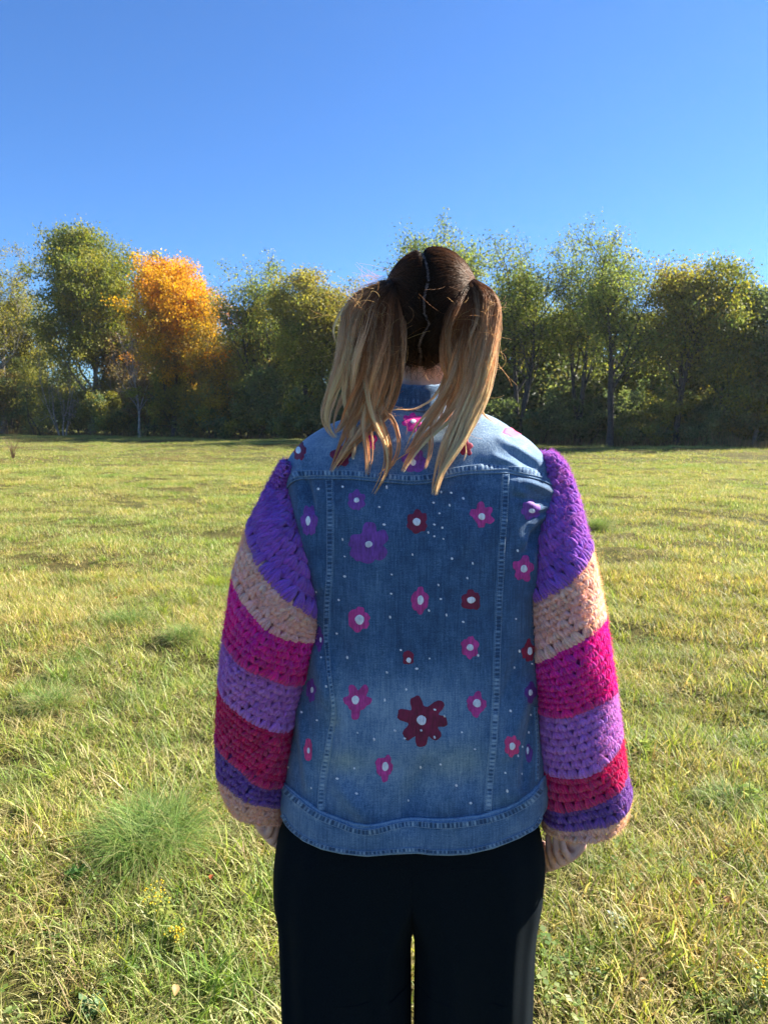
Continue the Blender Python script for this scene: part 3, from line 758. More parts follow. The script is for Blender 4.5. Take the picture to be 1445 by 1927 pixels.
panel('side_panel', tmpR, 2 * np.pi, 90)
panel('front_panel', 0.0, np.pi / 2 - 0.004, 60)
panel('front_panel', np.pi / 2 + 0.004, np.pi, 60)
# yoke: from the neck down over the panels
uu = np.linspace(0, 2 * np.pi, 420, endpoint=False)[None, :]; vv = np.linspace(0, 1, 150)[:, None]
TB = per(TY, uu); TT = 0.0 + (TB - 0.0) * vv; TH = uu + 0 * vv
_, PYy = proj(S0(TH, TT)); 
dline = PYy - np.interp(proj(S0(TH, TT))[0], YOKE[:, 0], YOKE[:, 1])   # px above the yoke edge (negative)
wv = 0.22 * np.exp(-((dline + 1.0) / 1.6) ** 2) + 0.10 * np.exp(-((dline + 16) / 3) ** 2)
wv = np.where(np.sin(TH) < -0.05, wv, 0)
jpart('yoke', solid_patch('yoke', TH, TT, 0.0022, 0.004, wv=wv, closed=True), M_DENIM, 'pale worn shoulder yoke')
# waistband
vv = np.linspace(0, 1, 40)[:, None]
def band_t(th_, v_): a = per(TWT, th_); b = per(TWB, th_); return a + (b - a) * v_
TH = uu + 0 * vv; TT = band_t(TH, vv)
A, nr = S(TH, TT, 0.0)
bulge = (0.0035 + 0.002 * np.sin(np.pi * vv)) + 0 * uu
rl = np.random.RandomState(3)
nz = np.interp(np.arange(420) / 420, np.linspace(0, 1, 150), rl.rand(150))[None, :]
pk = 0.0009 * (nz - .5) * (np.exp(-((vv - .16) / .09) ** 2) + np.exp(-((vv - .9) / .07) ** 2))
A, nr = S(TH, TT, bulge + pk)
inner1, _ = S(TH[:1], TT[:1], -0.002); inner2, _ = S(TH[-1:], TT[-1:], -0.004)
hang = inner2.copy(); hang[..., 2] += 0.03
wv = 0.30 * np.exp(-((vv - 0.0) / .03) ** 2) + 0.42 * np.exp(-((vv - 1.0) / .03) ** 2) + 1.0 * (nz - .5) * (np.exp(-((vv - .17) / .09) ** 2) + 0.8 * np.exp(-((vv - .9) / .06) ** 2)) + 0.32
G_ = np.concatenate([inner1, A, inner2, hang], 0); w_ = np.concatenate([wv[:1], wv, wv[-1:], wv[-1:]], 0)
jpart('waistband', denim_mesh('waistband', G_, grid_faces(G_.shape[0], G_.shape[1], True), 0, w_ - 0.12), M_DENIM, 'light washed waistband with a rolled bottom edge')

# stitched welts: raised strips with puckers, plus thread
thread = MB()
def strip(name, line, width, off, label=None, puck=1.0, side_shift=0.0, seed=0, ends=True, step=2.2):
    r_ = np.random.RandomState(seed)
    L = np.linalg.norm(np.diff(np.asarray(line, float), axis=0), axis=1).sum()
    n = int(L / step); c = spline(line, n); T_ = np.gradient(c, axis=0); T_ /= np.linalg.norm(T_, axis=1)[:, None]
    Nn = np.stack([-T_[:, 1], T_[:, 0]], 1); wd = np.interp(np.linspace(0, 1, n), np.linspace(0, 1, len(np.atleast_1d(width))), np.atleast_1d(width)) if np.ndim(width) else np.full(n, width)
    m = 9; vs = np.linspace(-1, 1, m); rows = []; wr = []; ok = []
    pk = np.convolve(r_.rand(n + 4), [.15, .35, .35, .15], 'same')[2:-2]; pk = (pk - pk.mean()) * 2.4
    pk = pk + 0.8 * np.sin(np.arange(n) * step * 2 * np.pi / 7.5 + 2 * np.convolve(r_.randn(n), np.ones(9) / 9, 'same'))
    for i in range(n):
        row = []; good = True
        for k, v in enumerate(vs):
            q = c[i] + Nn[i] * (v * wd[i] / 2 + side_shift)
            prof = (0.0 if abs(v) > 0.99 else 1.0)
            mid = math.exp(-(v / .55) ** 4)
            h_ = hit(q[0], q[1], off * prof - (0.0006 if prof == 0 else 0) + 0.0006 * puck * pk[i] * mid * prof)
            if h_ is None: good = False; break
            row.append(h_[0])
        ok.append(good)
        if good:
            rows.append(row); wr.append([0.42 * math.exp(-((abs(v) - .93) / .12) ** 2) + 0.52 * puck * pk[i] * math.exp(-(v / .6) ** 4) + 0.10 for v in vs])
        # threads
    V = np.array([[tuple(p) for p in r] for r in rows])
    o = jpart(name, denim_mesh(name, V, grid_faces(V.shape[0], m), 0, np.array(wr)), M_DENIM, label)
    for sgn in (-0.66, 0.66):            # two rows of stitching
        s = 0.0
        while s < L - 4:
            pp = []
            for e in (0, 1.4, 2.8):
                f = (s + e) / L * (n - 1); i = min(int(f), n - 2); q = c[i] + (c[i + 1] - c[i]) * (f - i) + Nn[i] * (sgn * wd[i] / 2 + side_shift)
                h_ = hit(q[0], q[1], off + 0.0003)
                if h_: pp.append(tuple(h_[0]))
            if len(pp) == 3:
                V_, F_ = tube(np.array(pp), [0.0002, 0.00034, 0.0002], 5); thread.add(V_, F_)
            s += 3.9
    return o
strip('seam_welt', SL, [15, 15, 15, 14, 13, 10, 8, 9, 13, 15, 15], 0.0026, 'left princess seam bending outwards at the waist', seed=1)
strip('seam_welt', SR, 15, 0.0026, 'straight right princess seam', seed=2)
yk = YOKE[2:-2].copy(); yk[:, 1] -= 9.0
strip('yoke_seam', yk, 14, 0.0040, None, seed=3)
wb = WBT[1:-2].copy(); wb[:, 1] += 10
strip('waistband_seam', wb, 15, 0.0062, None, puck=1.1, seed=4)
wb = WBB[2:-2].copy(); wb[:, 1] -= 8
strip('hem_stitching', wb, 10, 0.0058, None, puck=1.0, seed=5)
# side seam on the right
strip('side_seam', np.array([(1006, 1330), (1010, 1400), (1009, 1470)]), 5, 0.002, None, seed=6)
m, t, b = mat('thread'); b.inputs['Base Color'].default_value = (0.33, 0.42, 0.48, 1); b.inputs['Roughness'].default_value = 0.8; M_THREAD = m
jpart('stitching', thread.mesh('stitching'), M_THREAD, kind='stuff')
# cord-like piping under the yoke edge and along band top
for nm, ln, dy in (('piping', YOKE[1:-1], 0.5), ('piping', WBT[1:-2], 0.5)):
    pp = [hit(x_, y_ + dy, 0.0018) for x_, y_ in spline(ln, 160)]
    pp = np.array([tuple(h_[0]) for h_ in pp if h_])
    V_, F_ = tube(pp, 0.0012, 6); jpart(nm, denim_mesh(nm, V_, F_, 0.25), M_DENIM)
# armhole seam is the sleeve edge. Collar
def ringloft(rows, nth=96, th0=0, th1=2 * np.pi, n=2.1, closed=True):
    t_ = np.linspace(th0, th1, nth, endpoint=not closed)
    out = []
    for cx, cy, z, a, b_, tilt in rows:
        c, s = np.cos(t_), np.sin(t_)
        out.append(np.stack([cx + a * np.sign(c) * np.abs(c) ** (2 / n), cy + b_ * np.sign(s) * np.abs(s) ** (2 / n), z + tilt * s], -1))
    return np.array(out)
zc = P(790, 760, 1.26).z; zt = P(790, 712, 1.27).z; cx = P(792, 740, 1.30).x
rows = [(cx, 1.335, zt - .055, .049, .052, .008), (cx, 1.335, zt - .02, .050, .056, .010), (cx, 1.335, zt - .003, .051, .061, .012), (cx, 1.335, zt + .001, .052, .064, .012), (cx, 1.335, zt - .002, .054, .067, .012),
        (cx, 1.335, zt - .012, .056, .070, .010), (cx, 1.335, zt - .024, .0575, .0715, .009), (cx, 1.335, zt - .030, .060, .073, .008), (cx, 1.335, zt - .040, .063, .0755, .006), (cx, 1.335, zt - .050, .068, .079, .004), (cx, 1.335, zt - .0515, .067, .077, .004), (cx, 1.335, zt - .042, .060, .070, .006)]
Vc = ringloft(rows, 180)
Vc[..., 2] += 0.0012 * np.sin(np.arange(180) * .5)[None] * np.linspace(0, 1, 12)[:, None]
rc = np.random.RandomState(8)
wv = -0.05 + 0.8 * (np.interp(np.arange(180), np.arange(0, 180, 1.0), rc.rand(180))[None] - .5) * np.array([0, 0, .6, .3, 0, 0, 0.4, 1, .2, .8, .5, 0])[:, None] + np.array([0, 0, .3, .3, .1, 0, 0, .1, 0, .35, .35, 0])[:, None]
jpart('collar', denim_mesh('collar', Vc, grid_faces(12, 180, True), -0.42, wv), M_DENIM, 'folded denim collar under the nape')

# ---------------- painted flowers and dots
def paint(name, base_c, seed):
    m, t, b = mat(name)
    g = N(t, 'ShaderNodeNewGeometry'); n = N(t, 'ShaderNodeTexNoise', Scale=160.0, Detail=4.0, Roughness=0.7); t.links.new(g.outputs['Position'], n.inputs['Vector'])
    n2 = N(t, 'ShaderNodeTexNoise', Scale=45.0, Detail=2.0); t.links.new(g.outputs['Position'], n2.inputs['Vector'])
    r = ramp(t, math_(t, 'ADD', math_(t, 'MULTIPLY', n.outputs['Fac'], 0.5), math_(t, 'MULTIPLY', n2.outputs['Fac'], 0.5)), [(0.35, tuple(v * 0.72 for v in base_c)), (0.65, tuple(min(1, v * 1.25) for v in base_c))])
    mp = N(t, 'ShaderNodeMapping'); mp.inputs['Scale'].default_value = (1, 1, 0.06); t.links.new(g.outputs['Position'], mp.inputs['Vector'])
    n5 = N(t, 'ShaderNodeTexNoise', Scale=480.0, Detail=3.0, Roughness=0.7); t.links.new(mp.outputs[0], n5.inputs['Vector'])
    lo_ = 0.80 if seed == 8 else 0.55
    r5 = ramp(t, n5.outputs['Fac'], [(0.32, (lo_, lo_, lo_)), (0.6, (1.1, 1.1, 1.1))])
    t.links.new(mix(t, 1.0, r.outputs['Color'], r5.outputs['Color'], 'MULTIPLY'), b.inputs['Base Color']); b.inputs['Roughness'].default_value = 0.7
    bm = N(t, 'ShaderNodeBump', Strength=0.4, Distance=0.0008); t.links.new(n.outputs['Fac'], bm.inputs['Height']); t.links.new(bm.outputs[0], b.inputs['Normal'])
    return m
PC = {'purple': paint('purple_paint', (0.20, 0.055, 0.33), 1), 'pink': paint('pink_paint', (0.56, 0.045, 0.26), 2), 'crimson': paint('crimson_paint', (0.20, 0.008, 0.045), 3),
      'red': paint('red_paint', (0.32, 0.012, 0.05), 4), 'rose': paint('rose_paint', (0.72, 0.055, 0.20), 5), 'hot': paint('hot_pink_paint', (0.80, 0.03, 0.33), 6), 'plum': paint('plum_paint', (0.13, 0.03, 0.24), 7)}
M_WHITE = paint('white_paint', (0.80, 0.82, 0.86), 8)
def blob(outline, cx_, cy_, off, nr_=7):
    V = []; n = len(outline)
    h0 = hit(cx_, cy_, off)
    if h0 is None: return None
    V.append(tuple(h0[0]))
    last = h0[0]
    for r_ in range(1, nr_ + 1):
        for ox_, oy_ in outline:
            f = r_ / nr_
            o_ = off if r_ < nr_ else off * 0.55
            h_ = hit(cx_ + ox_ * f, cy_ + oy_ * f, o_)
            if h_ is None or (h_[0] - h0[0]).length > 0.09: V.append(None)
            else: V.append(tuple(h_[0]))
    for i in range(1, len(V)):          # fall back to the previous ring where the cloth turns away
        if V[i] is None: V[i] = V[i - n] if i > n else V[0]
    F = []
    for j in range(n): F.append((0, 1 + (j + 1) % n, 1 + j, 1 + j))
    for r_ in range(1, nr_):
        a = 1 + (r_ - 1) * n; b_ = 1 + r_ * n
        for j in range(n): F.append((a + j, a + (j + 1) % n, b_ + (j + 1) % n, b_ + j))
    return V, F
def blob_mesh(name, V, F):
    me = bpy.data.meshes.new(name); F = [tuple(dict.fromkeys(f)) for f in F]
    me.from_pydata([tuple(v) for v in V], [], F)
    for p_ in me.polygons: p_.use_smooth = True
    return me
def petals(R_, angs, core=0.55, w=0.34, sx=1, sy=1, seed=0, n=64):
    rr_ = np.random.RandomState(seed); out = []
    ph = rr_.uniform(0, 6.28, 3)
    for k in range(n):
        a = 2 * np.pi * k / n; core = core + (1 - core) * 0.16 if k == 0 else core; best = core
        for an in angs:
            an_, ln_ = an if isinstance(an, tuple) else (an, 1)
            d = (a - R(an_) + np.pi) % (2 * np.pi) - np.pi
            best = max(best, core + (ln_ - core) * math.exp(-(d / (w * 1.12)) ** 4))
        r_ = R_ * best * (1 + 0.03 * math.sin(3 * a + ph[0]) + 0.03 * math.sin(7 * a + ph[1]) + 0.02 * math.sin(13 * a + ph[2]))
        out.append((r_ * math.cos(a) * sx, r_ * math.sin(a) * sy))
    return out
a5 = [-90, -18, 54, 126, 198]
FL = [  # x, y, R, angles, core, w, sx, sy, colour, centre(x,y,rx,ry), label
 (565, 849, 18, [-70, 0, 60, 120, 190, 250], .72, .36, .78, 1.1, 'crimson', (564, 849, 6, 8.5), 'crimson flower with a big white centre on the left shoulder'),
 (642, 860, 23, a5, .7, .36, .95, .95, 'crimson', (641, 862, 5, 5.5), 'crimson flower at the left end of the yoke under the hair'),
 (697, 831, 19, a5, .62, .36, .75, 1.05, 'hot', (702, 829, 4.5, 5), 'hot pink flower left of centre on the yoke'),
 (776, 796, 20, [-90, -30, 20, 80, 110, 170, 215], .68, .3, 1.05, .95, 'hot', (777, 795, 6.5, 4.5), 'hot pink flower just under the collar'),
 (779, 868, 26, [-60, 10, 60, 120, 200, 260], .72, .4, 1, .95, 'purple', (777, 871, 7, 7.5), 'purple flower in the middle of the yoke'),
 (966, 814, 23, [-10, 30, 170, 210, 90], .7, .5, 1.0, .45, 'rose', None, 'red flower on top of the right shoulder'),
 (876, 843, 16, a5, .6, .36, .9, 1.1, 'red', None, 'dark red flower beside the right pigtail'),
 (671, 941, 18.5, [-90, -25, 35, 75, 110, 150, 210], .75, .33, .95, 1.05, 'purple', (671, 941, 5, 5), 'small purple flower upper left'),
 (694, 1024, 41, [(-88, .98), (-27, .98), (38, .95), (96, .93), (140, .98), (193, .92)], .52, .42, 1, 1, 'purple', (694, 1024, 7, 6), 'large six petalled purple flower'),
 (582, 980, 26, [-60, 0, 60, 120, 180, 240], .75, .36, .62, 1.15, 'purple', (580, 980, 4.5, 8.5), 'purple flower half folded away at the left armhole'),
 (785, 982, 22, [-90, -30, 35, 100, 150, 205], .75, .36, .92, 1.05, 'crimson', (784, 982, 7.5, 7), 'dark crimson flower in the upper middle'),
 (906, 970, 25, [(-95, 1), (-35, .95), (30, 1), (92, .95), (195, .98)], .58, .33, 1, 1, 'pink', (906, 972, 6.5, 6.5), 'pink star flower upper right'),
 (998, 960, 19, [-90, -20, 40, 110, 170, 220], .72, .36, .98, 1, 'purple', (1000, 961, 6, 4.5), 'purple flower by the right armhole'),
 (984, 1070, 24, [-75, -10, 65, 130, 200], .66, .36, .85, 1.08, 'pink', (985, 1070, 6.5, 7.5), 'pink flower at the right edge of the back'),
 (790, 1130, 27, [(-88, 1), (-20, .78), (40, .8), (90, .95), (140, .85), (200, .78)], .68, .30, .8, 1, 'pink', (791, 1129, 6, 9), 'magenta flower with a pointed top in the middle'),
 (886, 1130, 23, [(-95, .95), (-30, .9), (40, .95), (85, .6), (145, .95), (200, .9)], .72, .36, .9, .95, 'crimson', (886, 1129, 8, 6), 'dark red flower right of the middle'),
 (675, 1166, 25, [(-80, 1), (-20, .9), (35, .92), (100, .95), (160, .88), (215, .95)], .74, .36, .92, 1, 'pink', (677, 1166, 8.5, 9), 'pink flower with a large oval centre left of the middle'),
 (768, 1238, 14.5, [-90, -40, 40, 140, 220], .78, .36, .8, 1, 'crimson', (769, 1242, 4.5, 5), 'smallest dark red flower above the big one'),
 (884, 1218, 21, [-85, -20, 40, 95, 150, 210], .78, .36, .82, 1.02, 'pink', (884, 1218, 6.5, 6.5), 'round pink flower right of the middle'),
 (994, 1224, 22, [-90, -10, 60, 100, 180, 150], .66, .3, .62, 1, 'red', (996, 1225, 4.5, 8), 'red flower at the right side seam'),
 (998, 1303, 21, [-80, 0, 100, 180], .7, .5, .55, 1, 'plum', (997, 1303, 3.8, 6), 'plum flower on the right side'),
 (586, 1299, 23, [-75, -10, 60, 100, 170, 220], .72, .36, .42, 1, 'purple', (588, 1298, 3, 5.5), 'narrow purple flower low on the left side'),
 (672, 1319, 35, [(-55, 1.0), (-112, .88), (0, .80), (97, 1.0), (182, .80), (140, .55)], .50, .30, .95, 1, 'pink', (669, 1317, 7, 8), 'ragged magenta flower lower left'),
 (794, 1355, 49, [(-108, 1.0), (-42, 1.0), (3, .98), (46, 1.0), (92, 1.02), (136, 1.0), (195, .98)], .46, .29, 1, 1, 'crimson', (793, 1355, 9, 9), 'largest flower, dark red with seven long petals'),
 (896, 1326, 25, [(-80, 1), (-150, .95), (-5, .92), (95, 1.0), (40, .7), (165, .8)], .66, .34, .85, 1, 'pink', (897, 1323, 7.5, 8), 'pink five petalled flower near the right seam'),
 (580, 1411, 22, [-100, -50, 60, 110], .8, .4, .42, 1, 'rose', (581, 1412, 2.6, 6), 'narrow rose flower at the bottom left'),
 (723, 1444, 27, [(-62, .95), (-145, .85), (5, .72), (85, 1.0), (160, .72), (130, .6)], .62, .33, .82, 1, 'pink', (725, 1442, 6, 9), 'magenta flower in the lower left of the middle panel'),
 (963, 1404, 21, [-70, -20, 40, 100, 150, 210, -120], .72, .3, .75, 1, 'rose', (963, 1404, 5.5, 7), 'rose flower at the bottom right'),
 (994, 1417, 18, [-100, 0, 60, 100], .7, .5, .45, 1, 'plum', (992, 1412, 2.4, 7), 'narrow plum flower at the right side'),
 (601, 1203, 24, [-90, 0, 90, 180], .7, .5, .35, 1, 'plum', (604, 1204, 2.2, 5), 'plum flower half hidden beside the left seam'),
]
for k, (x_, y_, R_, an, core, w_, sx, sy, colr_, ce, lab) in enumerate(FL):
    off = 0.0009 if y_ > 912 else 0.0031
    bb = blob(petals(R_, an, core, w_, sx, sy, k), x_, y_, off)
    if bb is None: continue
    jpart('painted_flower', blob_mesh('painted_flower', *bb), PC[colr_], lab)
    if ce:
        bb = blob([(ce[2] * math.cos(q) * (1 + .06 * math.sin(3 * q + k)), ce[3] * math.sin(q) * (1 + .06 * math.cos(2 * q + k))) for q in np.linspace(0, 2 * np.pi, 24, endpoint=False)], ce[0], ce[1], off + 0.0007, 3)
        if bb: jpart('flower_centre', blob_mesh('flower_centre', *bb), M_WHITE)
DOTS = [(599.6,920),(645,916),(727.6,917),(713.7,954),(722.8,987),(645,1015),(649,1047),(649,1084.5),(776,1043.5),(737,1081),(736,1117),(595.7,1113.7),(637.7,1128.8),(807,1148.7),(734,1161),(634,1192),(665.6,863.7),(697,873.7),
 (830,926),(848.6,927.5),(871,938),(815.4,946),(845.8,950.7),(826.7,966),(832,993),(805.6,1002),(817,1009),(834,1014),(817,987),(850,1051),(889,1060),(973,1036),(878.7,1087.7),(824.7,1100.6),(829,1127),(839.6,1157),(871,1170),(970,1164.4),(985,842),
 (654,1237),(754,1223),(784,1258),(808,1239),(728,1265),(764,1297),(724,1317),(614,1291.5),(551,1311),(568,1340),(597,1355),(673,1378.6),(704,1391),(743.5,1374.5),(543,1443.7),(667,1445.4),(635,1465),(586,1482.6),(671,1493),(791,1443.5),(768,1506),(604.5,1237),(761,1389),(792.4,1374),(818,1335),(817.5,1387),
 (899,1233),(976.5,1225),(1000,1249),(967,1256),(836,1347),(868.6,1377.6),(893,1409.6),(829,1438),(858,1477.6),(885,1511),(960,1337.5),(997.5,1345),(994,1378),(982,1405),(974,1422),(950,1454),(981,1456),(953.6,1488)]
rd = np.random.RandomState(4)
for k, (x_, y_) in enumerate(DOTS):
    off = 0.0016 if y_ > 912 else 0.0036
    if 1310 < y_ < 1400 and 745 < x_ < 845: off = 0.0024
    r_ = rd.uniform(1.7, 2.7); e_ = rd.uniform(0.75, 1.2); a0 = rd.uniform(0, 3)
    bb = blob([(r_ * math.cos(q) * e_, r_ / e_ * math.sin(q + 0.3 * math.sin(a0))) for q in np.linspace(0, 2 * np.pi, 9, endpoint=False)], x_, y_, off, 1)
    if bb: jpart('painted_dot', blob_mesh('painted_dot', *bb), M_WHITE)

# ---------------- crochet sleeves
def yarn_material():
    m, t, b = mat('yarn')
    at = N(t, 'ShaderNodeAttribute', attribute_name='col')
    g = N(t, 'ShaderNodeNewGeometry')
    n = N(t, 'ShaderNodeTexNoise', Scale=700.0, Detail=3.0, Roughness=0.7); t.links.new(g.outputs['Position'], n.inputs['Vector'])
    r = ramp(t, n.outputs['Fac'], [(0.3, (0.62, 0.6, 0.62)), (0.68, (1.35, 1.35, 1.35))])
    t.links.new(mix(t, 1.0, at.outputs['Color'], r.outputs['Color'], 'MULTIPLY'), b.inputs['Base Color'])
    b.inputs['Roughness'].default_value = 0.95; b.inputs['Specular IOR Level'].default_value = 0.15
    b.inputs['Sheen Weight'].default_value = 0.35; b.inputs['Sheen Roughness'].default_value = 0.5; b.inputs['Sheen Tint'].default_value = (1, .93, .93, 1)
    b.inputs['Subsurface Weight'].default_value = 0.0
    wv_ = N(t, 'ShaderNodeTexWave', Scale=420.0, Distortion=3.0); wv_.bands_direction = 'DIAGONAL'; t.links.new(g.outputs['Position'], wv_.inputs['Vector'])
    bm = N(t, 'ShaderNodeBump', Strength=0.7, Distance=0.001); t.links.new(math_(t, 'ADD', n.outputs['Fac'], wv_.outputs['Fac']), bm.inputs['Height']); t.links.new(bm.outputs[0], b.inputs['Normal'])
    return m
M_YARN = yarn_material()
YCOL = {'purple': (0.37, 0.11, 0.58), 'peach': (0.97, 0.56, 0.46), 'magenta': (0.80, 0.004, 0.34), 'lilac': (0.56, 0.20, 0.66), 'crimson': (0.66, 0.004, 0.14), 'violet': (0.22, 0.08, 0.38), 'beige': (0.93, 0.54, 0.40)}
LSL = np.array([(868, 536, 552), (885, 526, 556), (905, 514, 562), (930, 500, 556), (985, 474, 572), (1040, 455, 588), (1100, 441, 600), (1165, 432, 602), (1210, 426, 594), (1250, 421, 584), (1300, 418, 566), (1350, 415, 555), (1400, 414, 548), (1450, 417, 541), (1480, 423, 536), (1505, 434, 533), (1525, 450, 530), (1540, 470, 528), (1550, 483, 525)], float)
RSL = np.array([(852, 1022, 1034), (868, 1018, 1052), (890, 1008, 1066), (930, 1022, 1081), (990, 1014, 1097), (1050, 1002, 1111), (1110, 995, 1123), (1170, 999, 1133), (1250, 1002, 1144), (1310, 1005, 1152), (1370, 1008, 1160), (1430, 1013, 1167), (1480, 1018, 1176), (1525, 1022, 1168), (1545, 1024, 1150), (1560, 1027, 1128), (1574, 1030, 1102)], float)
LB = [('purple', None), ('peach', ((460, 985), (520, 1085), (597, 1160))), ('magenta', ((437, 1072), (500, 1180), (588, 1192))), ('lilac', ((425, 1185), (490, 1268), (568, 1272))),
      ('crimson', ((418, 1275), (482, 1356), (550, 1356))), ('violet', ((415, 1385), (470, 1458), (538, 1468))), ('beige', ((416, 1455), (470, 1502), (530, 1512))), (None, ((450, 1524), (495, 1552), (526, 1547)))]
RB = [('purple', None), ('peach', ((1113, 1030), (1065, 1085), (1000, 1132))), ('magenta', ((1131, 1160), (1075, 1206), (1004, 1240))), ('lilac', ((1147, 1285), (1070, 1338), (1006, 1330))),
      ('crimson', ((1160, 1360), (1075, 1452), (1014, 1428))), ('violet', ((1167, 1430), (1085, 1512), (1019, 1500))), ('beige', ((1176, 1482), (1085, 1552), (1024, 1532))), (None, ((1150, 1535), (1075, 1577), (1030, 1562)))]
# one crochet cluster: three puffed treble stitches drawn together at the top
def cluster_proto():
    Vs, Fs, sid = [], [], []; n = 0
    for k in (-1, 0, 1):
        path = np.array([(0.03 * k, -0.72, -0.15), (0.12 * k, -0.44, 0.35), (0.28 * k, -0.05, 0.66), (0.37 * k, 0.34, 0.50), (0.31 * k, 0.60 - 0.06 * abs(k), -0.1)])
        V, F = tube(path * np.array([1, 1, 0.35]), np.array([.07, .14, .19, .20, .11]), 7)
        Vs.append(V); Fs.append(F + n); sid += [k + 1] * len(V); n += len(V)
    path = np.array([(-0.5, -0.60, 0.0), (-0.2, -0.50, 0.25), (0.2, -0.50, 0.25), (0.5, -0.60, 0.0)]) * np.array([1, 1, 0.35])
    V, F = tube(path, np.array([.09, .11, .11, .09]), 6); Vs.append(V); Fs.append(F + n); sid += [3] * len(V)
    return np.concatenate(Vs), np.concatenate(Fs), np.array(sid)
CV, CF, CS = cluster_proto()
def make_sleeve(rows, bnds, left, seed, label):
    rg_ = np.random.RandomState(seed)
    n = len(rows); ts = np.arange(n, dtype=float)
    yc = np.interp(rows[:, 0], [850, 900, 1000, 1200, 1300, 1500, 1580], [1.315, 1.295, 1.270, 1.268, 1.282, 1.30, 1.305])
    pO = [P(r[1], r[0], y) for r, y in zip(rows, yc)]; pI = [P(r[2], r[0], y) for r, y in zip(rows, yc)]
    zz = np.array([p.z for p in pO]); x0 = np.array([p.x for p in pO]); x1 = np.array([p.x for p in pI])
    cxs = (x0 + x1) / 2; aa = np.abs(x1 - x0) / 2
    bb = np.clip(aa * 1.12, 0.022, 0.088); bb[:2] = [.028, .040]; bb[-2:] = np.minimum(bb[-2:], 0.045)
    def SS(ph, t):
        t = np.clip(t, 0, n - 1); c, s = np.cos(ph), np.sin(ph)
        z = cr(t, ts, zz)
        lump = 1 + 0.05 * np.sin(3 * ph + t * .9) + 0.04 * np.sin(2 * ph - t * 1.3 + seed) + 0.03 * np.sin(5 * ph + 2.1 * t)
        return np.stack([cr(t, ts, cxs) + cr(t, ts, aa) * c, cr(t, ts, yc) + cr(t, ts, bb) * s * lump, z + 0 * c], -1)
    def t_at(px, py, Y):
        return float(np.interp(-P(px, py, Y).z, -zz, ts))
    so = -1.0 if left else 1.0          # cos(phi) of the outer side in world x (outer is x0)
    # here x grows right; for the left sleeve x0<x1
    coefs = [np.array([0.0, 0, 0])]
    for nm, b3 in bnds[1:]:
        (ox, oy), (mx, my), (ix, iy) = b3
        yl_ = lambda q: float(np.interp(q, rows[:, 0], yc)); to = t_at(ox, oy, yl_(oy)); ti = t_at(ix, iy, yl_(iy))
        bm_ = np.interp(t_at(mx, my, yl_(my) - .06), ts, bb); tm = t_at(mx, my - 5, yl_(my) - bm_ * 0.97)
        A = (to + ti) / 2; B = (to - ti) / 2 * so; Cc = A - tm     # t = A + B cos(phi) + C sin(phi), sin=-1 faces camera
        coefs.append(np.array([A, B, Cc]))
    coefs = np.array(coefs)
    sleeve = None
    # backing loops: thin tube under the clusters
    tall = []
    cidx = []
    for j in range(len(coefs) - 1):
        for q in range(10): tall.append(coefs[j] + (coefs[j + 1] - coefs[j]) * q / 10); cidx.append(j)
    tall.append(coefs[-1]); cidx.append(len(coefs) - 2)
    ph = np.linspace(0, 2 * np.pi, 72, endpoint=False)
    V = np.array([SS(ph, c_[0] + c_[1] * np.cos(ph) + c_[2] * np.sin(ph)) for c_ in tall])
    ctr = V.mean(1, keepdims=True); dv = V - ctr; dv[..., 2] = 0; dn = np.linalg.norm(dv, axis=-1, keepdims=True) + 1e-9
    V = V - dv / dn * np.minimum(0.006, dn * 0.4)
    cl = np.repeat(np.array([YCOL[bnds[j][0]] for j in cidx])[:, None], 72, 1)
    cl = cl * 0.8  # backing dimmed: shade of the stitch holes put into its colour
    me = mesh_np('crochet_sleeve', V.reshape(-1, 3), grid_faces(len(V), 72, True), cl.reshape(-1, 3))
    sleeve = part('crochet_sleeve', me, M_YARN, label=label)
    sleeve.matrix_parent_inverse = Matrix.Translation(person.location).inverted()
    rowk = 0; pitch = 0.0140
    fuzzP, fuzzC = [], []
    for j in range(len(coefs) - 1):
        nm = bnds[j][0]
        pa = SS(np.array([-np.pi / 2]), np.array([coefs[j][0] - coefs[j][2]])); pb = SS(np.array([-np.pi / 2]), np.array([coefs[j + 1][0] - coefs[j + 1][2]]))
        nr_ = max(2, int(round(np.linalg.norm(pb - pa) / pitch )))
        VV, FF, CC = [], [], []; nn = 0
        for r_ in range(nr_):
            f = (r_ + 0.5) / nr_; c_ = coefs[j] + (coefs[j + 1] - coefs[j]) * f
            ph_ = np.linspace(0, 2 * np.pi, 60); ring = SS(ph_, c_[0] + c_[1] * np.cos(ph_) + c_[2] * np.sin(ph_))
            arc = np.r_[0, np.cumsum(np.linalg.norm(np.diff(ring, axis=0), axis=1))]; circ = arc[-1]
            m = max(6, int(round(circ / 0.0188)))
            s_ = (np.arange(m) + 0.5 * (rowk % 2) + rg_.normal(0, .05, m)) / m * circ
            phs = np.interp(np.mod(s_, circ), arc, ph_)
            tq = c_[0] + c_[1] * np.cos(phs) + c_[2] * np.sin(phs)
            rowh = 1.0 / nr_
            cu_ = coefs[j] + (coefs[j + 1] - coefs[j]) * (f - rowh); cd_ = coefs[j] + (coefs[j + 1] - coefs[j]) * (f + rowh)
            p0 = SS(phs, cu_[0] + cu_[1] * np.cos(phs) + cu_[2] * np.sin(phs)); p1 = SS(phs, cd_[0] + cd_[1] * np.cos(phs) + cd_[2] * np.sin(phs))
            pc = SS(phs, tq); e = SS(phs + .02, tq + 0) - SS(phs - .02, tq + 0)
            e2 = SS(phs + .02, c_[0] + c_[1] * np.cos(phs + .02) + c_[2] * np.sin(phs + .02)) - SS(phs - .02, c_[0] + c_[1] * np.cos(phs - .02) + c_[2] * np.sin(phs - .02))
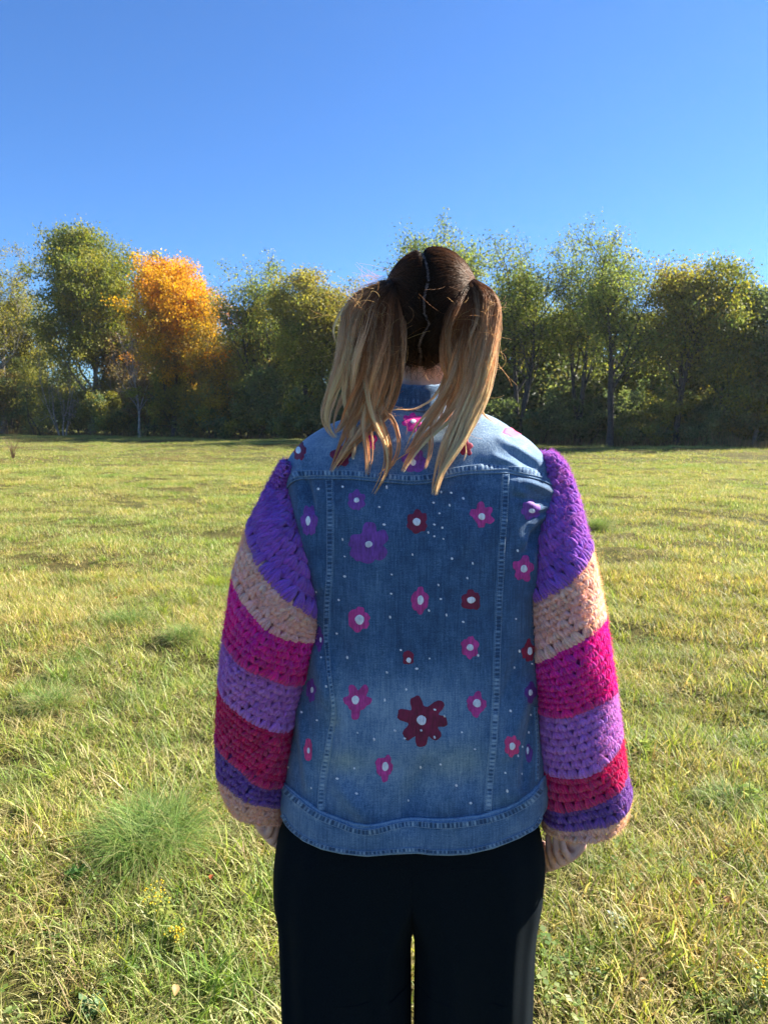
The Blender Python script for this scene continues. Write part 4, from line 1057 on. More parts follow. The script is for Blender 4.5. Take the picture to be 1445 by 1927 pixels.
            ex = e2 / (np.linalg.norm(e2, axis=1)[:, None] + 1e-9)
            dn_ = (p1 - p0) / 2; hh = np.clip(np.linalg.norm(dn_, axis=1), 0.007, 0.021)
            nz_ = np.cross(dn_, ex); nz_ /= np.linalg.norm(nz_, axis=1)[:, None] + 1e-9
            cc_ = np.array([np.interp(0, [0], [0])]); outw = pc - np.stack([cr(tq, ts, cxs), cr(tq, ts, yc), pc[:, 2]], -1)
            sg = np.sign((outw * nz_).sum(1)); sg[sg == 0] = 1; nz_ *= sg[:, None]
            ey = np.cross(nz_, ex); ey *= np.sign((ey * dn_).sum(1))[:, None]
            wdt = circ / m
            ang = rg_.normal(0, .12, m); ca, sa = np.cos(ang)[:, None], np.sin(ang)[:, None]
            ex2 = ex * ca + ey * sa; ey2 = ey * ca - ex * sa
            sc = rg_.uniform(.92, 1.08, m)
            V_ = (pc[:, None] + ex2[:, None] * (CV[None, :, 0:1] * wdt * 1.12 * sc[:, None, None]) + ey2[:, None] * (CV[None, :, 1:2] * hh[:, None, None] * 1.05)
                  + nz_[:, None] * (CV[None, :, 2:3] * 0.0185 * sc[:, None, None] - 0.0015 + rg_.normal(0, .0006, (m, 1, 1))))
            V_ += rg_.normal(0, 0.00022, V_.shape)
            if r_ == nr_ - 1 and j < len(coefs) - 2:      # rounded scallops over the next colour
                dnf = np.clip(CV[None, :, 1:2] + .2, 0, 1)
                V_ = V_ + ey2[:, None] * (np.clip((CV[None, :, 1:2] + .7) / 1.2, 0, 1) * hh[:, None, None] * .32) - ex2[:, None] * (CV[None, :, 0:1] * dnf * wdt * .14) + nz_[:, None] * .0014
            if r_ == 0 and j > 0:
                V_[:, CS == 3] = V_[:, CS == 3] - nz_[:, None] * .010
                V_ = V_ - nz_[:, None] * .0016
            base = np.array(YCOL[nm])
            var = base[None, None] * rg_.uniform(.82, 1.18, (m, 4, 1)) * rg_.uniform(.92, 1.08, (m, 4, 3))
            if nm in ('magenta', 'crimson'): var[..., 0] *= rg_.uniform(.8, 1.25, (m, 4)); var[..., 1] += 0.02 * rg_.rand(m, 4) ** 2
            if nm == 'magenta': var[..., 2] *= np.interp(f, [0, 1], [1.15, .75])
            if nm == 'peach': var = var * np.array([1.0, 1.0 + 0.05 * math.sin(r_), 1.0])
            if nm == 'purple': var = var * (1 + np.array([.18, .1, 0]) * math.sin(r_ * 1.3))
            VV.append(V_.reshape(-1, 3)); CC.append(var[:, CS].reshape(-1, 3)); FF.append((CF[None] + (np.arange(m) * len(CV))[:, None, None]).reshape(-1, 4) + nn); nn += m * len(CV)
            # loose fibres
            kf = 60
            u_ = rg_.uniform(-.5, .5, (m, kf, 1)); v_ = rg_.uniform(-.6, .6, (m, kf, 1))
            st = pc[:, None] + ex[:, None] * u_ * wdt + ey[:, None] * v_ * hh[:, None, None] + nz_[:, None] * 0.0045
            di = nz_[:, None] * rg_.uniform(.0, 1, (m, kf, 1)) + ex[:, None] * rg_.normal(0, .8, (m, kf, 1)) + ey[:, None] * rg_.normal(0, .8, (m, kf, 1))
            di /= np.linalg.norm(di, axis=-1, keepdims=True); L_ = rg_.uniform(.0025, .009, (m, kf, 1))
            fuzzP.append(np.stack([st, st + di * L_ * .5 + rg_.normal(0, .0006, st.shape), st + di * L_ + nz_[:, None] * .001 + rg_.normal(0, .0012, st.shape)], 2).reshape(-1, 3, 3))
            fuzzC.append(np.broadcast_to(base, (m * kf, 3)))
            rowk += 1
        me = mesh_np('stripe', np.concatenate(VV), np.concatenate(FF), np.concatenate(CC))
        o = link('stripe', me, M_YARN); o.parent = sleeve; o['label'] = nm + ' stripe of crochet clusters'
    fp = np.concatenate(fuzzP); fc = np.concatenate(fuzzC)
    d = np.cross(fp[:, 2] - fp[:, 0], rg_.normal(0, 1, (len(fp), 3))); d /= np.linalg.norm(d, axis=1)[:, None]; d *= 0.00024
    V = np.stack([fp[:, 0] - d, fp[:, 0] + d, fp[:, 1] - d * .8, fp[:, 1] + d * .8, fp[:, 2]], 1)
    k5 = np.arange(len(fp))[:, None, None] * 5
    F4 = (k5 + np.array([[0, 1, 3, 2]])[None]).reshape(-1, 4); F3 = (k5 + np.array([[2, 3, 4, 4]])[None]).reshape(-1, 4)
    F4b = (k5 + np.array([[2, 3, 4]])[None]).reshape(-1, 3)
    me = mesh_np('fuzz', V.reshape(-1, 3), np.concatenate([np.c_[F4[:, :3]], F4[:, [0, 2, 3]], F4b]), np.repeat(fc, 5, 0))
    o = link('fuzz', me, M_FUZZ); o.parent = sleeve; o['kind'] = 'stuff'
    return sleeve
M_FUZZ = leaf_material('yarn_fibres', 0.5, 0.9)
make_sleeve(LSL, LB, True, 11, 'left balloon sleeve crocheted in purple, peach and pink stripes')
make_sleeve(RSL, RB, False, 12, 'right balloon sleeve crocheted in purple, peach and pink stripes, its outer side in sunlight')

# ---------------- trousers
def black_cloth():
    m, t, b = mat('black_jersey')
    g = N(t, 'ShaderNodeNewGeometry'); n = N(t, 'ShaderNodeTexNoise', Scale=900.0, Detail=2.0); t.links.new(g.outputs['Position'], n.inputs['Vector'])
    r = ramp(t, n.outputs['Fac'], [(0.3, (0.0012, 0.0026, 0.0042)), (0.72, (0.008, 0.013, 0.017))]); t.links.new(r.outputs['Color'], b.inputs['Base Color'])
    b.inputs['Roughness'].default_value = 0.95; b.inputs['Specular IOR Level'].default_value = 0.08
    b.inputs['Sheen Weight'].default_value = 0.004; b.inputs['Sheen Tint'].default_value = (0.5, 0.75, 1, 1)
    bm = N(t, 'ShaderNodeBump', Strength=0.3, Distance=0.0006); t.links.new(n.outputs['Fac'], bm.inputs['Height']); t.links.new(bm.outputs[0], b.inputs['Normal'])
    return m
M_BLACK = black_cloth()
def leg_mesh(rows, seed, side):
    rows = np.array(rows, float); n = 220; nt = 160
    zr = np.array([P(722, r[0], YC).z for r in rows]); xl = np.array([P(r[1], r[0], YC).x for r in rows]); xr = np.array([P(r[2], r[0], YC).x for r in rows])
    # continue to the ankle
    zr = np.r_[zr, 0.35, 0.07]; xl = np.r_[xl, xl[-1] + .004 * side, xl[-1] + .006 * side]; xr = np.r_[xr, xr[-1] + .004 * side, xr[-1] + .006 * side]
    s = np.linspace(0, len(zr) - 1, n); k = np.arange(len(zr))
    z = cr(s, k, zr)[:, None]; L_ = cr(s, k, xl)[:, None]; R__ = cr(s, k, xr)[:, None]
    b = np.interp(z, [0.05, 0.4, 0.62, 0.8], [.105, .113, .122, .108]); ph = np.linspace(0, 2 * np.pi, nt, endpoint=False)[None]
    c, si = np.cos(ph), np.sin(ph); e = 2 / 3.0
    a = (R__ - L_) / 2; cx_ = (R__ + L_) / 2
    dn = np.clip((0.85 - z) / 0.5, 0, 1)
    rp = 1 + dn * (0.045 * np.sin(7 * ph + seed + z * 2) + 0.03 * np.sin(12 * ph + 2.2 * seed - z * 3)) * (si < 0.3)
    rp = rp + 0.0 * dn * np.exp(-((ph - 5.55) / .11) ** 2) * (side < 0) 
    bx = cx_ + a * np.sign(c) * np.abs(c) ** e
    by = YC + 0.004 + b * np.sign(si) * np.abs(si) ** e * rp
    bx = bx + (by - YC) * 0.04
    V = np.stack([bx, by, z + 0 * ph], -1)
    return V.reshape(-1, 3), grid_faces(n, nt, True)
V1, F1 = leg_mesh([(1400, 590, 850), (1480, 556, 850), (1540, 532, 845), (1600, 521, 835), (1650, 519, 815), (1680, 521, 800), (1710, 527, 786), (1745, 529, 776), (1800, 531, 772), (1860, 533, 770), (1927, 536, 769)], 1.0, 1)
V2, F2 = leg_mesh([(1400, 700, 970), (1480, 702, 990), (1540, 706, 1010), (1600, 716, 1021), (1650, 736, 1018), (1680, 752, 1015), (1710, 768, 1009), (1745, 777.5, 1004), (1800, 780, 1001), (1860, 782, 999), (1927, 783, 997)], 2.3, -1)
part('trousers', mesh_np('trousers', np.concatenate([V1, V2]), np.concatenate([F1, F2 + len(V1)])), M_BLACK, label='wide black trousers')

# ---------------- body: one continuous figure
def W3(px, py, Y): return np.array(P(px, py, Y))
mb = MB()
def cap(p0, r0, p1, r1, n=14):
    p0, p1 = np.asarray(p0, float), np.asarray(p1, float); L = np.linalg.norm(p1 - p0); k = 7
    path = [p0 + (p1 - p0) * f for f in np.linspace(0, 1, k)]; rad = list(np.linspace(r0, r1, k)); d = (p1 - p0) / (L + 1e-9)
    pre = [p0 - d * r0 * q for q in (.98, .8, .45)]; pr = [r0 * q for q in (.15, .6, .89)]
    post = [p1 + d * r1 * q for q in (.45, .8, .98)]; po = [r1 * q for q in (.89, .6, .15)]
    V, F = tube(np.array(pre + path + post), np.array(pr + rad + po), n); 
    nn = len(V); caps = [[n - 1 - i for i in range(n)]]
    mb.add(V, F)
    c0 = V[:n].mean(0); c1 = V[-n:].mean(0)
    VV = np.vstack([V[:n], [c0], V[-n:], [c1]]); FF = [[i, (i + 1) % n, n, n] for i in range(n)] + [[n + 1 + i, n + 1 + (i + 1) % n, 2 * n + 1, 2 * n + 1] for i in range(n)]
    mb.add(VV, FF)
def ell(c, r, rot=None): V, F = ico_ell(c, r, 28, 18, rot); mb.add(V, F)
HC = W3(810, 596, 1.335)                 # head centre
HR = np.array([0.0785, 0.094, 0.107])
ell(HC, HR)
ell(HC + [0, .028, -.055], [.056, .062, .065])            # jaw
ell(HC + [0, .092, -.030], [.010, .014, .016]); cap(HC + [0, .088, .012], .007, HC + [0, .104, -.026], .010)  # nose
cap(HC + [-.022, .086, -.062], .006, HC + [.022, .086, -.062], .006); cap(HC + [-.018, .085, -.068], .006, HC + [.018, .085, -.068], .006)  # lips
cap(HC + [-.044, .074, .022], .007, HC + [-.014, .086, .026], .007); cap(HC + [.014, .086, .026], .007, HC + [.044, .074, .022], .007)  # brows
for s_ in (-1, 1): ell(HC + [.031 * s_, .082, .006], [.013, .009, .008]); ell(HC + [.074 * s_, .004, -.018], [.008, .017, .028])   # eyelids, ears
ell(HC + [0, .078, -.098], [.02, .018, .014])
NK = W3(795, 720, 1.340)
cap(HC + [-.004, -.012, -.055], .050, NK, .047); cap(NK, .048, W3(795, 800, 1.335), .060)
cap(W3(650, 862, 1.33), .038, W3(940, 862, 1.33), .038)
ell(W3(792, 980, 1.33), [.150, .085, .16]); ell(W3(792, 1200, 1.33), [.125, .085, .16]); ell(W3(780, 1450, 1.33), [.145, .09, .12])
for x0_, x1_ in ((640, 655), (905, 900)):
    cap(W3(x0_ + (15 if x0_ < 700 else -15), 1560, 1.33), .066, [P(x0_, 1560, 1.33).x, 1.33, .42], .05); cap([P(x0_, 1560, 1.33).x, 1.33, .42], .05, [P(x0_, 1560, 1.33).x, 1.335, .08], .033)
    cap([P(x0_, 1560, 1.33).x, 1.33, .045], .032, [P(x0_, 1560, 1.33).x, 1.47, .025], .022)
# arms: picture left, picture right
cap(W3(612, 905, 1.33), .042, W3(520, 1200, 1.31), .034); cap(W3(520, 1200, 1.31), .036, W3(502, 1510, 1.31), .024)
cap(W3(968, 905, 1.33), .042, W3(1075, 1210, 1.31), .034); cap(W3(1075, 1210, 1.31), .036, W3(1078, 1545, 1.31), .024)
def finger(pts, r):
    pts = [W3(*p) for p in pts]
    for i in range(len(pts) - 1): cap(pts[i], r[i], pts[i + 1], r[i + 1], 12)
# right hand: loose fist seen from the little finger side, fingers curled up into the palm
Y_ = 1.300
cap(W3(1074, 1545, 1.315), .025, W3(1078, 1578, 1.322), .024)
ell(W3(1074, 1586, 1.332), [.023, .034, .024])
cap(W3(1091, 1586, 1.310), .0098, W3(1088, 1592, 1.355), .0100)
finger([(1094, 1591, 1.302), (1083, 1606, 1.298), (1071, 1616, 1.295), (1061, 1600, 1.292), (1057, 1583, 1.297)], [.0095, .0084, .0078, .0070, .0062])
finger([(1092, 1594, 1.318), (1072, 1613, 1.312), (1055, 1622, 1.306), (1046, 1602, 1.303), (1044, 1578, 1.307)], [.0098, .0086, .0080, .0072, .0064])
finger([(1088, 1598, 1.337), (1062, 1620, 1.332), (1041, 1629, 1.326), (1033, 1604, 1.319), (1031, 1574, 1.320)], [.0098, .0086, .0080, .0072, .0064])
finger([(1084, 1600, 1.356), (1054, 1624, 1.353), (1033, 1633, 1.350), (1024, 1612, 1.345), (1022, 1588, 1.342)], [.0098, .0086, .0078, .0070, .0062])
finger([(1072, 1572, 1.352), (1050, 1600, 1.370), (1036, 1622, 1.368), (1026, 1636, 1.356)], [.0125, .0102, .0088, .0068])
# left hand, further hidden by the cuff and the trousers
cap(W3(503, 1515, 1.315), .024, W3(500, 1545, 1.320), .022)
ell(W3(502, 1548, 1.332), [.019, .032, .020])
finger([(487, 1549, 1.302), (494, 1562, 1.298), (503, 1571, 1.295), (509, 1560, 1.292), (510, 1545, 1.297)], [.0092, .0082, .0078, .0072, .0062])
finger([(489, 1553, 1.318), (502, 1571, 1.312), (513, 1583, 1.306), (520, 1566, 1.303), (521, 1545, 1.307)], [.0095, .0085, .0080, .0072, .0064])
finger([(491, 1557, 1.337), (508, 1578, 1.332), (521, 1588, 1.326), (530, 1568, 1.319), (531, 1545, 1.320)], [.0095, .0085, .0080, .0072, .0064])
finger([(493, 1560, 1.355), (512, 1583, 1.353), (527, 1592, 1.350), (536, 1572, 1.345), (538, 1550, 1.342)], [.0095, .0085, .0078, .0070, .0062])
finger([(505, 1538, 1.352), (520, 1562, 1.370), (533, 1582, 1.368), (540, 1594, 1.356)], [.012, .0100, .0088, .0068])
def skin_material():
    m, t, b = mat('skin')
    g = N(t, 'ShaderNodeNewGeometry'); n = N(t, 'ShaderNodeTexNoise', Scale=55.0, Detail=5.0, Roughness=0.6); t.links.new(g.outputs['Position'], n.inputs['Vector'])
    r = ramp(t, n.outputs['Fac'], [(0.32, (0.60, 0.30, 0.21)), (0.68, (0.78, 0.47, 0.35))]); t.links.new(r.outputs['Color'], b.inputs['Base Color'])
    b.inputs['Roughness'].default_value = 0.55; b.inputs['Subsurface Weight'].default_value = 0.25; b.inputs['Subsurface Radius'].default_value = (0.010, 0.004, 0.002); b.inputs['Subsurface Scale'].default_value = 0.5
    n2 = N(t, 'ShaderNodeTexNoise', Scale=700.0, Detail=3.0); t.links.new(g.outputs['Position'], n2.inputs['Vector'])
    bm = N(t, 'ShaderNodeBump', Strength=0.25, Distance=0.0006); t.links.new(n2.outputs['Fac'], bm.inputs['Height']); t.links.new(bm.outputs[0], b.inputs['Normal'])
    return m
M_SKIN = skin_material()
bme = bpy.data.meshes.new('body')
Vb = np.concatenate(mb.V); Fb = np.concatenate(mb.F)
bme.from_pydata([tuple(v) for v in Vb], [], [tuple(dict.fromkeys(int(q) for q in f)) for f in Fb])
body = part('body', bme, M_SKIN)
rm = body.modifiers.new('one_skin', 'REMESH'); rm.mode = 'VOXEL'; rm.voxel_size = 0.0026; rm.use_smooth_shade = True
sm = body.modifiers.new('soften', 'SMOOTH'); sm.factor = 0.5; sm.iterations = 2
# eyes and shoes
m, t, b = mat('eye_white'); b.inputs['Base Color'].default_value = (.8, .8, .8, 1); b.inputs['Roughness'].default_value = .2; M_EYE = m
for s_ in (-1, 1):
    V, F = ico_ell(HC + [.031 * s_, .0865, .004], [.0085, .0065, .0045]); part('eye', mesh_np('eye', V, F), M_EYE)
m, t, b = mat('shoe_leather'); b.inputs['Base Color'].default_value = (.02, .02, .022, 1); b.inputs['Roughness'].default_value = .5; M_SHOE = m
for x0_ in (640, 905):
    xx = P(x0_, 1560, 1.33).x; mb2 = MB()
    V, F = ico_ell([0, 0, 0], [1, 1, 1], 24, 14); V = V * [.047, .135, .055]; V[:, 2] *= np.where(V[:, 1] > 0, 1 - 0.5 * V[:, 1] / .135, 1); V[:, 2] = np.maximum(V[:, 2], -.028); V = V + [xx, 1.395, .034]
    mb2.add(V, F); part('shoe', mb2.mesh('shoe'), M_SHOE)

# ---------------- hair
def hair_material():
    m = bpy.data.materials.new('hair'); m.use_nodes = True; t = m.node_tree
    for n_ in list(t.nodes):
        if n_.type == 'BSDF_PRINCIPLED': t.nodes.remove(n_)
    h = t.nodes.new('ShaderNodeBsdfPrincipled'); tr = t.nodes.new('ShaderNodeBsdfTranslucent')
    at = N(t, 'ShaderNodeAttribute', attribute_name='col'); t.links.new(at.outputs['Color'], h.inputs['Base Color']); t.links.new(at.outputs['Color'], tr.inputs['Color'])
    h.inputs['Roughness'].default_value = 0.42; h.inputs['Specular IOR Level'].default_value = 0.28; h.inputs['Specular Tint'].default_value = (1, .85, .65, 1)
    ms = t.nodes.new('ShaderNodeMixShader'); ms.inputs[0].default_value = 0.38
    t.links.new(h.outputs[0], ms.inputs[1]); t.links.new(tr.outputs[0], ms.inputs[2]); t.links.new(ms.outputs[0], t.nodes['Material Output'].inputs['Surface'])
    return m
M_HAIR = hair_material()
def hair_curves(name, paths, rad, cols, parent, label=None):
    """paths (m,n,3), rad (m,n), cols (m,n,3)"""
    m_, n_ = paths.shape[:2]
    cu = bpy.data.hair_curves.new(name); cu.add_curves([n_] * m_)
    cu.points.foreach_set('position', paths.astype(np.float32).ravel())
    ra = cu.attributes.get('radius') or cu.attributes.new('radius', 'FLOAT', 'POINT'); ra.data.foreach_set('value', rad.astype(np.float32).ravel())
    ca = cu.attributes.new('col', 'FLOAT_COLOR', 'POINT'); c4 = np.ones((m_ * n_, 4), np.float32); c4[:, :3] = cols.reshape(-1, 3); ca.data.foreach_set('color', c4.ravel())
    cu.materials.append(M_HAIR)
    o = bpy.data.objects.new(name, cu); COL.objects.link(o); o.parent = parent
    if parent is person: o.matrix_parent_inverse = Matrix.Translation(person.location).inverted()
    if label: o['label'] = label
    return o
rh = np.random.RandomState(21)
HRs = HR + 0.006
def on_head(d, k=1.0):                    # direction(s) -> point on hair shell
    d = np.asarray(d, float); d = d / np.linalg.norm(d, axis=-1, keepdims=True)
    return HC + d * HRs * k
def head_hit(px, py):
    o_ = np.array([0, 0, CAM_H]) - HC; d = np.array(ray(px, py)); o2 = o_ / HRs; d2 = d / HRs
    A = d2 @ d2; B = 2 * o2 @ d2; Cq = o2 @ o2 - 1; D = B * B - 4 * A * Cq
    if D < 0: k = -B / (2 * A)
    else: k = (-B - math.sqrt(D)) / (2 * A)
    p = (o2 + d2 * k); return p / np.linalg.norm(p)
part_px = [(795, 476), (803, 500), (806, 525), (797, 560), (797, 590), (808, 612), (794, 634), (787, 655), (791, 672), (788, 700)]
part_d = np.array([head_hit(*q) for q in part_px])
part_x = lambda z: np.interp(z, part_d[::-1, 2], part_d[::-1, 0])   # by unit z
tieL = head_hit(737, 533); tieR = head_hit(886, 531)
# scalp: skin coloured along the parting, brown elsewhere
nv, nu = 90, 140
el = np.linspace(-1.15, np.pi / 2 - .01, nv)[:, None]; az = np.linspace(0, 2 * np.pi, nu, endpoint=False)[None]
D_ = np.stack([np.cos(el) * np.cos(az), np.cos(el) * np.sin(az), np.sin(el) + 0 * az], -1)
pts_ = HC + D_ * (HR + 0.0022)
dp = np.abs(D_[..., 0] - part_x(D_[..., 2])); isb = D_[..., 1] < 0.25
k_ = np.exp(-(dp / 0.05) ** 2) * isb
k_ = k_ * (0.55 + 0.45 * np.sin(D_[..., 2] * 37 + 2 * np.sin(D_[..., 2] * 61)) ** 2)
colS = np.array([0.010, 0.006, 0.004]) * (1 - k_[..., None]) + np.array([0.19, 0.115, 0.08]) * k_[..., None]
Fq = grid_faces(nv, nu, True); cF = D_.reshape(-1, 3)[Fq].mean(1)
keep = ~((cF[:, 1] > 0.35) & (cF[:, 2] < 0.55)) & ~((cF[:, 2] < -0.86 + 0.28 * np.abs(cF[:, 0] - part_x(-.8)))) & ~((cF[:, 1] > 0) & (cF[:, 2] < -.2))
m, t, b = mat('scalp'); at = N(t, 'ShaderNodeAttribute', attribute_name='col'); t.links.new(at.outputs['Color'], b.inputs['Base Color']); b.inputs['Roughness'].default_value = .7; M_SCALP = m
scalp = part('hair', mesh_np('hair', pts_.reshape(-1, 3), Fq[keep], colS.reshape(-1, 3)), M_SCALP, label='dark roots parted down the middle')
ROOT = np.array([0.016, 0.008, 0.0045]); BROWN = np.array([0.27, 0.11, 0.045]); HONEY = np.array([0.97, 0.46, 0.18]); BLOND = np.array([1.0, 0.70, 0.42]); h_unused = 0; ASH = np.array([0.78, 0.62, 0.42])
def slerp_path(d0, d1, n):
    w_ = np.arccos(np.clip((d0 * d1).sum(-1), -1, .9999))[:, None, None]; s = np.linspace(0, 1, n)[None, :, None]
    return (np.sin((1 - s) * w_) * d0[:, None] + np.sin(s * w_) * d1[:, None]) / np.sin(w_)
for side, tie in ((-1, tieL), (1, tieR)):
    M_ = 5200
    dd = rh.normal(0, 1, (M_ * 5, 3)); dd /= np.linalg.norm(dd, axis=1)[:, None]
    ok = (dd[:, 2] > -0.88 + 0.28 * np.abs(dd[:, 0] - part_x(-.8))) & ~((dd[:, 1] > 0.42) & (dd[:, 2] < .5)) & ~((dd[:, 1] > 0.05) & (dd[:, 2] < -.15)) & ((dd[:, 0] - part_x(dd[:, 2])) * side > 0.030)
    dd = dd[ok][:M_]
    # many roots right at the parting
    zz_ = rh.uniform(-.8, 1.0, 1500); xx_ = part_x(zz_) + side * (0.020 + np.abs(rh.normal(0, .016, 1500)) * 1.0 - .045 * (rh.rand(1500) < .16) * rh.rand(1500)); yy_ = -np.sqrt(np.clip(1 - zz_ ** 2 - xx_ ** 2, 0, 1))
    dd = np.concatenate([dd, np.stack([xx_, yy_, zz_], 1)])
    m_ = len(dd); tg_ = tie[None] + rh.normal(0, .05, (m_, 3)); tg_ /= np.linalg.norm(tg_, axis=1)[:, None]
    n_ = 12; pa = slerp_path(dd, tg_, n_)
    s = np.linspace(0, 1, n_)
    k = (1 + 0.010 * rh.rand(m_, 1) + 0.045 * np.sin(s * np.pi)[None] * rh.uniform(.2, 1, (m_, 1)) + 0.05 * s[None] ** 3)
    k[:, 0] = 0.955
    pw = HC + pa * HRs * k[..., None] + rh.normal(0, .0005, (m_, n_, 3))
    tone = rh.rand(m_, 1, 1); c_ = ROOT * (0.7 + tone) * (1 - s[None, :, None] ** 2 * .5) + BROWN * (s[None, :, None] ** 1.5 * .8) * (0.3 + 1.1 * tone)
    hair_curves('parted_hair', pw, np.full((m_, n_), .00026) * np.r_[np.ones(n_ - 1), .8], c_, scalp, 'brown hair drawn to the ' + ('left' if side < 0 else 'right') + ' pigtail')
# pigtails
LG = [  # guide points (px, py), mass weight, radius px start/mid/end, tone(0 brown..1 blonde)
 ([(737, 533), (690, 548), (660, 585), (650, 640), (640, 700), (628, 745), (618, 775), (620, 805), (632, 822)], 1.0, 17, .95),
 ([(737, 535), (695, 556), (668, 600), (655, 665), (648, 725), (655, 770), (664, 795), (671, 815)], .8, 10, 1.0),
 ([(737, 536), (705, 560), (685, 620), (676, 690), (688, 750), (705, 795), (722, 835), (722, 880), (700, 928)], .7, 12, .55),
 ([(738, 538), (722, 580), (714, 650), (710, 710), (698, 765), (672, 805), (648, 845), (625, 885)], 1.3, 16, .6),
 ([(740, 540), (744, 600), (748, 660), (746, 710), (730, 755), (702, 795), (665, 835), (635, 868)], 1.2, 13, .5),
 ([(740, 540), (750, 600), (753, 655), (748, 700), (736, 745), (722, 785), (703, 810)], .8, 9, .3),
 ([(737, 535), (708, 572), (692, 640), (686, 720), (670, 772), (660, 800), (668, 840), (664, 862)], .8, 12, .85),
 ([(737, 535), (718, 600), (706, 680), (698, 740), (690, 800), (693, 850), (690, 893)], .7, 9, .6),
 ([(738, 535), (730, 640), (722, 720), (726, 765), (744, 795), (752, 830), (742, 868), (722, 892)], .35, 6, .55),
 ([(737, 534), (680, 562), (660, 625), (645, 690), (632, 730), (618, 752), (611, 790), (616, 812)], .5, 9, 1.0),
 ([(737, 535), (700, 570), (680, 650), (668, 720), (652, 770), (640, 800), (628, 812)], 1.3, 20, .8),
 ([(739, 538), (728, 590), (726, 660), (722, 720), (706, 770), (690, 800)], 1.3, 14, .15),
 ([(738, 536), (715, 580), (702, 650), (696, 710), (684, 755), (668, 780)], 1.4, 17, .35),
 ([(737, 535), (690, 550), (648, 580), (632, 615), (638, 650)], .06, 5, .9),
]
RG = [
 ([(885, 531), (922, 546), (938, 590), (932, 650), (922, 710), (908, 755), (893, 790), (878, 830), (858, 865), (840, 895), (832, 930)], 1.2, 14, .9),
 ([(885, 533), (914, 562), (922, 625), (914, 690), (896, 745), (872, 800), (850, 850), (836, 890), (826, 930)], 1.2, 13, .8),
 ([(883, 534), (900, 572), (903, 640), (893, 700), (870, 748), (838, 790), (808, 822), (788, 850), (768, 885)], 1.1, 14, .7),
 ([(882, 536), (880, 600), (874, 665), (862, 715), (836, 762), (806, 800), (790, 830), (776, 850)], 1.0, 12, .55),
 ([(884, 535), (895, 600), (890, 680), (880, 740), (866, 790), (856, 830), (846, 862), (838, 885)], 1.0, 13, .65),
 ([(884, 532), (910, 582), (916, 650), (904, 715), (888, 755), (880, 795), (888, 830), (891, 850), (884, 866)], .12, 4, 1.0),
 ([(886, 531), (930, 562), (935, 630), (926, 700), (912, 745), (922, 775), (942, 792), (952, 797)], .25, 6, 1.0),
 ([(881, 540), (868, 640), (852, 700), (825, 748), (790, 768), (755, 768), (732, 776)], .16, 4, .6),
 ([(883, 538), (866, 610), (858, 680), (838, 740), (812, 800), (790, 840), (752, 868), (722, 893)], .12, 4, .6),
 ([(885, 532), (925, 555), (932, 620), (924, 690), (912, 740), (900, 775), (886, 800)], 1.2, 15, .95),
 ([(884, 534), (890, 590), (886, 660), (876, 720), (858, 765), (840, 800)], 1.4, 15, .35),
 ([(883, 536), (872, 600), (866, 660), (856, 705), (842, 740)], 1.0, 12, .1),
 ([(886, 531), (915, 550), (926, 590), (915, 640), (905, 690)], 1.0, 12, .6),
 ([(883, 538), (868, 575), (860, 625), (862, 680), (872, 730), (864, 770)], 1.0, 13, .2),
 ([(884, 536), (876, 580), (872, 640), (866, 700), (846, 752), (826, 796), (820, 850), (812, 880)], .5, 8, .7),
]
